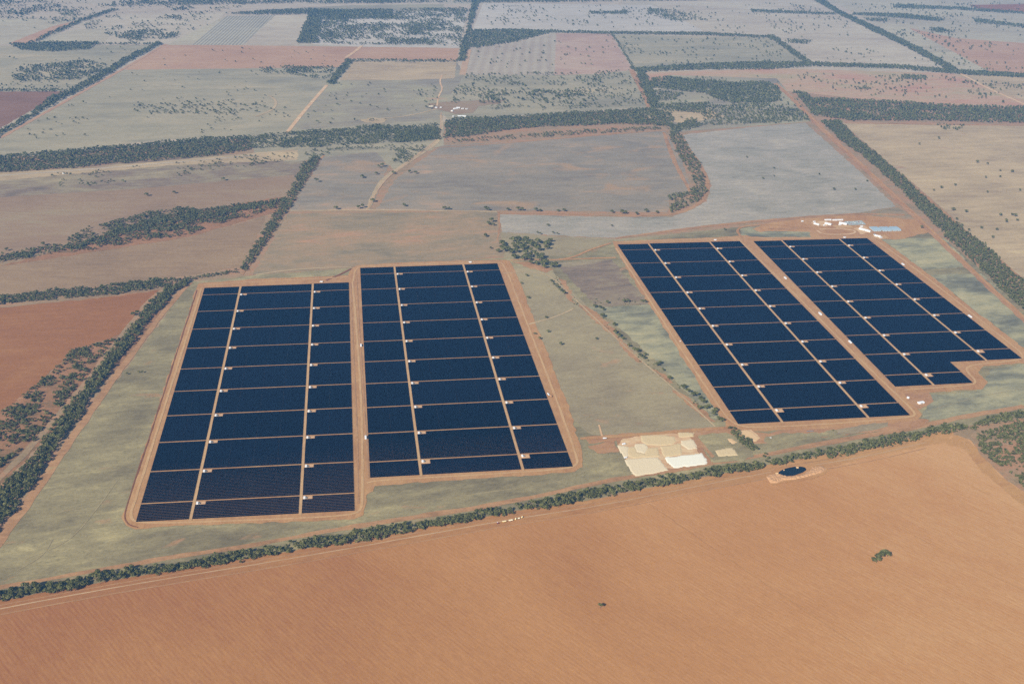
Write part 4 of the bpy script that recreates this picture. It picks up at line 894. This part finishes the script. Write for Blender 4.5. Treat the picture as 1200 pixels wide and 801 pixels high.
D_([(150, 80), (195, 55), (415, 57), (390, 77)], 50, 0.04, (4.5, 6)); D_([(760, 122), (785, 90), (940, 110), (950, 140), (800, 150)], 20, 0.05, (4.2, 6), 0.15)
D_([(0, 70), (0, 56), (170, 54), (130, 78)], 60, 0.04, (5, 7)); D_([(0, 12), (120, 12), (70, 30), (0, 22)], 24, 0.12, (5.5, 8), 0.3, 150)
D_([(585, 125), (640, 119), (700, 118), (755, 124), (640, 131)], 30, 0.06)
D_([(1095, 145), (1130, 147), (1126, 153), (1105, 152)], 14, 0.25, (4, 5.5), 0.2)
wd.build('scattered_trees', 'single trees dotted over the far pastures', 'trees')

# ------------------------------------------------------------------ water, buildings, vehicles, stores
def water_mat():
    m, t, n, b_ = new_mat('dam_water')
    b_.inputs['Base Color'].default_value = (0.006, 0.012, 0.014, 1); b_.inputs['Roughness'].default_value = 0.08; b_.inputs['Specular IOR Level'].default_value = 0.2
    return m
def ellipse(cx, cy, rx, ry, tilt, n=40):
    o = []
    for i in range(n):
        a = 2 * math.pi * i / n; x, y = rx * math.cos(a), ry * math.sin(a)
        o.append((cx + x, cy + y - tilt * x))
    return o
W_OUT = ellipse(928, 552.5, 16.5, 5.0, 0.16); W_IN = ellipse(928, 552.5, 15.2, 4.4, 0.16)
tag(sheet('water', W_OUT, 6, water_mat(), 0.8, 14, label='dark oval water of the farm dam', cat='water'), kind='structure')
def mound(name, px, h, m, label, cat, group=None, cell=3.0, rough=0.5, world=False, edge=1.0, soft=1, wob=0.9):
    """a heap or spread of material with an uneven top, falling to the ground at its edge"""
    P = np.array(px, float) if world else ats(px); P = wobble(densify(P, 4), wob, 14)
    lo, hi = P.min(0) - cell, P.max(0) + cell; c = P.mean(0)
    nx, ny = [int(v / cell) + 2 for v in (hi - lo)]
    gx, gy = np.meshgrid(lo[0] + np.arange(nx) * cell, lo[1] + np.arange(ny) * cell, indexing='ij')
    Q = np.stack([gx.ravel(), gy.ravel()], 1); ins = inside(Q, P).reshape(nx, ny)
    er = ins.astype(float)
    for _ in range(soft):
        er = np.pad(er, 1)
        er = np.minimum.reduce([(er[1:-1, 1:-1] * 2 + er[2:, 1:-1] + er[:-2, 1:-1] + er[1:-1, 2:] + er[1:-1, :-2]) / 6, ins.astype(float)])
    z = np.where(ins, h * (np.clip(er * 1.3, 0, 1) ** edge) * (1 - rough + 2 * rough * rng.random((nx, ny))), -0.05)
    keep = ins[:-1, :-1] | ins[1:, :-1] | ins[:-1, 1:] | ins[1:, 1:]
    V = np.stack([gx.ravel() - c[0], gy.ravel() - c[1], z.ravel()], 1); idx = np.arange(nx * ny).reshape(nx, ny)
    F = [(idx[i, j], idx[i + 1, j], idx[i + 1, j + 1], idx[i, j + 1]) for i, j in zip(*np.nonzero(keep))]
    us = np.unique(np.array(F)); rm = {int(o_): i for i, o_ in enumerate(us)}
    o = mesh_obj(name, V[us], [tuple(rm[int(i)] for i in f) for f in F], m, loc=(c[0], c[1], 5 * LAYER))
    return tag(o, label, cat, group)
M['sandheap'] = plain('pale_sand_heap', (228, 192, 148), rough=0.95)
M['spoil'] = plain('orange_spoil', (206, 160, 118), rough=0.95)
M['straw'] = plain('weathered_timber', (222, 198, 158), rough=0.9, vary=0.32)
M['straw2'] = plain('pale_timber', (234, 216, 186), rough=0.9, vary=0.26)
M['whitepack'] = plain('white_wrapped_packs', (250, 246, 234), rough=0.8, vary=0.08)
mound('spoil_bank', [(899, 559), (903, 556.5), (913, 555.5), (923, 558.5), (938, 558), (950, 552), (953, 548), (962, 546.5), (968, 549), (964, 553), (950, 557), (932, 561.5), (920, 562), (908, 566), (902, 565)], 2.4, M['spoil'],
      'orange spoil bank on the near side of the farm dam', 'earth bank', rough=0.35, soft=3)
for px_, l in (((910.5, 555), 'pale rock pile at the left end of the farm dam'), ((934.5, 548), 'pale rock pile behind the farm dam'), ((918.5, 551), 'small pale rock pile behind the left of the farm dam')):
    x, y = at(*px_); r = 3.4 if 'small' not in l else 2.0
    mound('rock_pile', [(x - r, y - r * .8), (x + r, y - r * .7), (x + r * .9, y + r * .8), (x - r * .8, y + r)], 1.2, M['sandheap'], l, 'rock pile', world=True, cell=0.9, soft=2)
sx = lambda L_: [(700 + x / 6, 490 + y / 6) for x, y in L_]
piles = [([(315, 125), (440, 120), (545, 127), (550, 165), (520, 187), (440, 190), (350, 185), (310, 165)], 'straw', 'rounded straw coloured stack at the back of the storage yard'),
         ([(570, 106), (670, 101), (680, 128), (575, 133)], 'straw', 'small narrow straw coloured stack at the back right corner of the yard'),
         ([(590, 165), (665, 155), (705, 215), (640, 222), (600, 192)], 'straw2', 'pale angular stack at the right side of the yard'),
         ([(440, 202), (570, 178), (595, 195), (595, 255), (470, 272)], 'straw', 'straw coloured stack in the centre of the yard'),
         ([(262, 185), (340, 180), (350, 220), (330, 245), (272, 232)], 'straw2', 'pale round heap left of the yard centre'),
         ([(215, 210), (265, 205), (275, 240), (335, 252), (352, 215), (420, 205), (436, 270), (330, 275), (220, 278)], 'straw', 'low tan stack around the pale heap'),
         ([(195, 290), (430, 278), (490, 365), (265, 408)], 'straw2', 'large pale yellow stack at the near left corner of the yard'),
         ([(470, 280), (720, 252), (740, 246), (772, 318), (540, 355)], 'whitepack', 'large bright white stack at the near right corner of the yard'),
         ([(145, 195), (215, 200), (215, 265), (190, 275)], 'straw2', 'narrow pale stack at the left edge of the yard'),
         ([(835, 227), (950, 210), (985, 255), (850, 266)], 'straw', 'straw coloured stack alone on the green patch'),
         ([(915, 150), (940, 146), (975, 172), (945, 180)], 'sandheap', 'small sandy patch above the lone straw coloured stack'),
         ([(988, 85), (1080, 92), (1140, 138), (1110, 165), (1060, 152), (1010, 118)], 'sandheap', 'pale sand heap beside the short hedge')]
for L_, m_, lab in piles:
    flat = 'pack' in m_
    mound('stack' if m_ != 'sandheap' else 'sand_heap', sx(L_), 0.8 if m_ != 'sandheap' else 0.5, M[m_], lab, 'stack' if m_ != 'sandheap' else 'sand heap', 'stacks in the storage yard' if m_ != 'sandheap' else None,
          cell=2.6, rough=0.08 if flat else 0.16, soft=3, wob=2.6)

def building(px, L_, Wd, Hh, ang, label, roofm='white', wallm='offwhite', name='shed', cat='building', group=None, pitch=0.16, door=True, z=5):
    x, y = at(*px); t = empty(name, (x, y, z * LAYER), math.radians(ang)); tag(t, label, cat, group)
    MB().box(-L_ / 2, L_ / 2, -Wd / 2, Wd / 2, 0, Hh).build('wall', M[wallm], t)
    MB().gable(-L_ / 2 - .4, L_ / 2 + .4, -Wd / 2 - .5, Wd / 2 + .5, Hh + .22, Hh + .22 + Wd * pitch).build('roof', M[roofm], t)
    if door: MB().box(-1.6, 1.6, -Wd / 2 - .06, -Wd / 2, 0, min(3.0, Hh - .4)).build('door', M['grey'], t)
    n = max(1, int(L_ / 9))
    for i in range(n):
        xc = -L_ / 2 + (i + .5) * L_ / n
        if abs(xc) > 2.6: MB().box(xc - .8, xc + .8, -Wd / 2 - .05, -Wd / 2, 1.1, 2.2).build('window', M['dark'], t)
    return t
def cabin(px, ang, label, group, L_=13.0, Wd=4.2, Hh=3.2, z=8):
    x, y = at(*px); t = empty('site_cabin', (x, y, z * LAYER), math.radians(ang)); tag(t, label, 'cabin', group)
    MB().box(-L_ / 2, L_ / 2, -Wd / 2, Wd / 2, 0.3, Hh).build('body', M['white'], t)
    MB().box(-L_ / 2 - .15, L_ / 2 + .15, -Wd / 2 - .15, Wd / 2 + .15, Hh, Hh + .25, .12).build('roof', M['white'], t)
    MB().box(-L_ / 2 + .4, L_ / 2 - .4, -Wd / 2 + .3, Wd / 2 - .3, 0, .3).build('skid_base', M['grey'], t)
    for s_ in (-1, 1): MB().box(s_ * L_ * .28 - .5, s_ * L_ * .28 + .5, -Wd / 2 - .05, -Wd / 2, .4, 2.5).build('door', M['grey'], t)
    return t
A90 = 90
cabin((423, 405.5), A90, 'white cabin beside the median of the two left fields, farther one', 'white cabins in the medians')
cabin((428.5, 513.5), A90, 'white cabin beside the median of the two left fields, nearer one', 'white cabins in the medians')
cabin((920, 326.5), A90, 'white cabin on the median of the two right fields, farthest of three', 'white cabins in the medians', 15, 5)
cabin((961, 368.5), A90, 'white cabin on the median of the two right fields, middle of three', 'white cabins in the medians', 17, 5.4)
cabin((996, 401.5), A90, 'white cabin on the median of the two right fields, nearest of three', 'white cabins in the medians', 15, 5)
cabin((376.5, 331), 0, 'white cabin at the far end of the leftmost field', 'white cabins at the far ends', 9, 4)
cabin((551, 308), 0, 'white cabin at the far end of the second field', 'white cabins at the far ends', 9, 4)
cabin((838, 282), 0, 'white cabin at the far end of the third field', 'white cabins at the far ends', 9, 4)
cabin((989.5, 279), 0, 'white cabin at the far end of the rightmost field', 'white cabins at the far ends', 9, 4)
cabin((1058, 310.5), A90, 'white cabin on the right edge of the rightmost field, farther one', 'white cabins on the right edge', 14, 5)
cabin((1136.5, 371.5), A90, 'white cabin on the right edge of the rightmost field, nearer one', 'white cabins on the right edge', 17, 5)
cabin((872, 518.5), 120, 'white cabin beside the sand heap', None, 9, 3.5)
cabin((731, 521), 20, 'pale blue covered pack at the back left of the storage yard', None, 8, 5, 2.2)
cabin((733, 537), 15, 'white cabin at the left edge of the storage yard', None, 7, 3, 2.4)

# vehicles
def wheels(t, xs, w, r, m='dark'):
    for x in xs:
        for s_ in (-1, 1):
            i = MB(); i.cyl(x, r, s_ * w / 2 - .14, s_ * w / 2 + .14, r, 12, axis='y')
            wq = i.build('wheel', M[m], t)
def ute(px, ang, label, body='white', z=8):
    x, y = at(*px); t = empty('ute', (x, y, z * LAYER), math.radians(ang)); tag(t, label, 'ute')
    MB().box(-2.6, 2.6, -.95, .95, .55, 1.15).build('body', M[body], t)
    c = MB().box(-.5, 1.3, -.88, .88, 1.15, 1.85, .22).build('cab', M[body], t)
    MB().box(-.32, 1.13, -.9, .9, 1.3, 1.7, .1).build('window', M['dark'], c)
    b_ = MB(); b_.box(-2.6, -.6, -.98, -.9, 1.15, 1.5).box(-2.6, -.6, .9, .98, 1.15, 1.5).box(-2.6, -2.52, -.9, .9, 1.15, 1.5); b_.build('tray', M[body], t)
    wheels(t, (-1.7, 1.7), 1.75, .4)
    return t
def truck(px, ang, label, body='white', load='grey', L_=11.0, z=8, name='truck'):
    x, y = at(*px); t = empty(name, (x, y, z * LAYER), math.radians(ang)); tag(t, label, 'truck')
    MB().box(-L_ / 2, L_ / 2, -.5, .5, .7, 1.0).build('chassis', M['dark'], t)
    c = MB().box(L_ / 2 - 2.4, L_ / 2, -1.25, 1.25, 1.0, 3.1, .12).build('cab', M[body], t)
    MB().box(L_ / 2 - .06, L_ / 2 + .02, -1.0, 1.0, 2.0, 2.8).build('windscreen', M['dark'], c)
    MB().box(-L_ / 2, L_ / 2 - 2.8, -1.3, 1.3, 1.0, 3.4).build('load_box', M[load], t)
    wheels(t, (-L_ / 2 + 1.2, -L_ / 2 + 2.6, L_ / 2 - 1.3), 2.3, .55)
    return t
M['red'] = plain('red_paint', (0.42, 0.05, 0.035), raw=True, rough=0.4)
M['yellow'] = plain('yellow_paint', (0.78, 0.56, 0.16), raw=True, rough=0.5)
M['cream'] = plain('cream_canvas', (0.80, 0.70, 0.48), raw=True, rough=0.7)
truck((642.5, 463), 105, 'white truck on the right track of the second solar field', 'white', 'white')
truck((645.5, 465), 100, 'brown loaded truck beside the white truck', 'spoil', 'spoil', 9)
ute((797, 400.5), 118, 'small white ute on the left track of the third solar field')
truck((708.5, 514.5), 5, 'white truck parked on the dirt road left of the storage yard', 'white', 'white', 9)
ute((903, 513.5), 120, 'white ute on the red dirt below the third solar field')
# row of machinery on the headland
def tractor(px, ang, label):
    x, y = at(*px); t = empty('tractor', (x, y, 4 * LAYER), math.radians(ang)); tag(t, label, 'tractor')
    MB().box(-.4, 2.6, -.6, .6, 1.0, 2.1, .1).build('bonnet', M['red'], t)
    c = MB().box(-2.2, -.3, -.9, .9, 1.3, 3.1, .1).build('cab', M['red'], t)
    MB().box(-2.3, -.2, -1, 1, 3.1, 3.3, .1).build('roof', M['white'], c)
    for s_ in (-1, 1):
        MB().cyl(-1.4, 1.1, s_ * 1.3 - .35, s_ * 1.3 + .35, 1.1, 14, axis='y').build('wheel', M['dark'], t)
        MB().cyl(1.9, .7, s_ * 1.1 - .25, s_ * 1.1 + .25, .7, 12, axis='y').build('wheel', M['dark'], t)
def trailer(px, ang, label, m, L_=6.5, h=2.8):
    x, y = at(*px); t = empty('grain_trailer', (x, y, 4 * LAYER), math.radians(ang)); tag(t, label, 'trailer', 'yellow trailers on the headland')
    b_ = MB().box(-L_ / 2 + .6, L_ / 2 - .6, -.8, .8, .7, 1.0); b_.box(-L_ / 2, L_ / 2, -1.35, 1.35, 1.5, h); b_.build('bin', M[m], t)
    MB().box(-L_ / 2 + .1, L_ / 2 - .1, -1.2, 1.2, h, h + .35, .5).build('cover', M['cream'], t)
    MB().box(L_ / 2, L_ / 2 + 1.6, -.1, .1, .8, 1.0).build('drawbar', M['dark'], t)
    wheels(t, (-1.2, 1.0), 2.2, .6)
tractor((583.5, 613.2), 15, 'red tractor at the left end of the yellow trailer row')
for i, (px_, a, l, m_, L_) in enumerate([((591, 611.7), 12, 'long yellow trailer next to the red tractor', 'yellow', 8.5), ((598.5, 610.3), 12, 'pale cream trailer in the middle of the row', 'cream', 9.0),
                                         ((604.3, 608.6), 70, 'yellow trailer standing crosswise in the row', 'yellow', 5.5), ((608, 608.0), 12, 'small cream trailer near the right end of the row', 'cream', 4.5),
                                         ((611.8, 606.6), 60, 'last yellow trailer at the right end of the row', 'yellow', 5.0)]):
    trailer(px_, a, l, m_, L_)
# white tanks below the rightmost field
def tank(px, r, h, label):
    x, y = at(*px); t = empty('tank', (x, y, 5 * LAYER)); tag(t, label, 'tank', 'white tanks below the rightmost field')
    MB().cyl(0, 0, 0, h, r, 20).build('shell', M['white'], t); MB().cyl(0, 0, h, h + r * .25, r * 1.02, 20, r * .12).build('roof', M['white'], t)
    MB().cyl(0, 0, h + r * .25, h + r * .25 + .3, .5, 10).build('hatch', M['grey'], t)
tank((1064, 466.5), 3.6, 3.2, 'single white tank left of the white shed')
building((1079, 472.5), 17, 8, 3.4, 12, 'white shed beside the single tank below the rightmost field', 'white', 'white', pitch=.1)
# spare tracker frames lying below the third field
x, y = at(949, 505.5); t = empty('steel_stack', (x, y, 6 * LAYER), 0.05); tag(t, 'dark stack of steel beams on the red dirt below the third field', 'steel stack')
f = MB()
for i in range(5): f.box(-9 + i * .3, 9 + i * .2, -1.4 + i * .6, -1.05 + i * .6, 0.25, .9)
f.build('beams', M['grey'], t); f = MB()
for xx in (-6, 0, 6): f.box(xx - .15, xx + .15, -1.6, 1.8, 0, .25)
f.build('bearers', M['spoil'], t)

# construction yard beyond the rightmost field
yl = 'white buildings of the construction yard'
building((970, 258.4), 26, 7, 3.6, 0, 'left one of the two long white offices at the back of the yard', 'white', group=yl)
building((981.5, 258.5), 42, 7, 3.6, 0, 'right one of the two long white offices at the back of the yard', 'white', group=yl)
building((957, 263.5), 22, 10, 4, -52, 'leftmost white hall of the construction yard', 'white', group=yl)
building((954, 260.5), 9, 6, 3.2, 0, 'little white hut at the left of the construction yard', 'white', group=yl)
building((970.5, 263.3), 26, 12, 4.5, -50, 'white hall in front of the long white offices', 'white', group=yl)
building((988, 262.8), 30, 12, 4.5, -42, 'white hall right of the yard centre', 'white', group=yl)
building((984, 264), 9, 7, 3.2, 0, 'small white hut beside the right white hall', 'white', group=yl)
building((1013.5, 270.5), 46, 11, 4.5, -53, 'long white hall left of the pale blue sheds', 'white', group=yl)
building((1009.5, 266.2), 8, 8, 3.6, 0, 'small white hut behind the long white hall', 'white', group=yl)
building((1028.5, 277.5), 22, 10, 4.2, -45, 'white hall at the far corner of the rightmost field', 'white', group=yl)
building((1025, 275.5), 8, 6, 3.4, -45, 'grey hut behind the corner hall', 'grey', group=yl)
building((1032, 279), 9, 6, 3.2, 0, 'little white hut right of the corner hall', 'white', group=yl)
building((940, 260), 7, 6, 3.6, 0, 'lone white hut left of the construction yard', 'white', group=yl)
building((965.5, 264.6), 7, 5, 3, 0, 'small white hut between the two left halls', 'white', group=yl)
bl = 'pale blue sheds right of the construction yard'
building((1025.5, 269.3), 30, 40, 5, 0, 'pale blue shed, left one of three', 'bluroof', 'bluroof', group=bl, pitch=.03)
building((1037, 269.3), 34, 40, 5, 0, 'pale blue shed, middle one of three', 'bluroof', 'bluroof', group=bl, pitch=.03)
building((1048.5, 269.0), 32, 38, 5, 0, 'pale blue shed, right one of three', 'bluroof', 'bluroof', group=bl, pitch=.03)
sheet('car_park', [(988, 259.5), (1010, 258.8), (1015, 263.5), (995, 264)], 5, plain('blue_grey_gravel', (176, 184, 186), rough=.9), 2, label='blue grey gravel car park of the construction yard', cat='car park')
for i in range(9):
    ute((993 + i * 2.2, 260.6 + (i % 3) * 1.0), 80 + 5 * (i % 2), '%s car from the left in the construction yard car park' % ORD[i], ('white', 'grey', 'red', 'offwhite')[i % 4])['group'] = 'cars in the construction yard'

# the farmstead beyond the grey paddock
fl = 'buildings of the farmstead'
building((505, 126), 24, 16, 5, 4, 'tan roofed shed at the left end of the farmstead', 'cream', 'dark', group=fl)
building((511, 126.8), 12, 10, 4, 0, 'small white shed right of the tan shed', 'white', group=fl)
building((516.5, 126.7), 9, 8, 4, 0, 'little white hut beside the farm track', 'white', group=fl)
building((534, 128), 24, 13, 4, 20, 'white farmhouse in the middle of the farmstead', 'white', name='farmhouse', cat='house', group=fl)
building((537, 127), 19, 11, 4, -5, 'white wing behind the farmhouse', 'white', group=fl)
building((530, 130.6), 13, 10, 4, 60, 'white shed in front of the farmhouse', 'white', group=fl)
building((542, 128), 13, 8, 3.6, 0, 'white hut right of the farmhouse', 'white', group=fl)
building((547, 128.4), 12, 8, 3.6, 30, 'rightmost white hut of the farmstead', 'offwhite', group=fl)
building((541, 137), 42, 11, 4.5, -4, 'long white shed at the edge of the dense wood', 'white', group=fl)
building((531, 137), 9, 8, 3.6, 0, 'small pale hut left of the long white shed', 'offwhite', group=fl)
building((74.5, 204), 7, 6, 4, 0, 'tiny white hut below the left wood', 'white')

# ------------------------------------------------------------------ the air
def haze():
    m = bpy.data.materials.new('haze_air'); m.use_nodes = True; t = m.node_tree; t.nodes.clear()
    v = t.nodes.new('ShaderNodeVolumePrincipled'); o = t.nodes.new('ShaderNodeOutputMaterial')
    v.inputs['Color'].default_value = (*HAZE_COLOR, 1); v.inputs['Density'].default_value = HAZE_DENSITY; v.inputs['Anisotropy'].default_value = 0.0
    t.links.new(v.outputs[0], o.inputs['Volume'])
    d_ = 44500.0; mb = MB().box(-d_, d_, -d_, d_, -1.0, H + 40.0); o_ = mb.build('haze', m)
    tag(o_, 'thin blue haze over the whole plain', 'haze', kind='stuff')
haze()
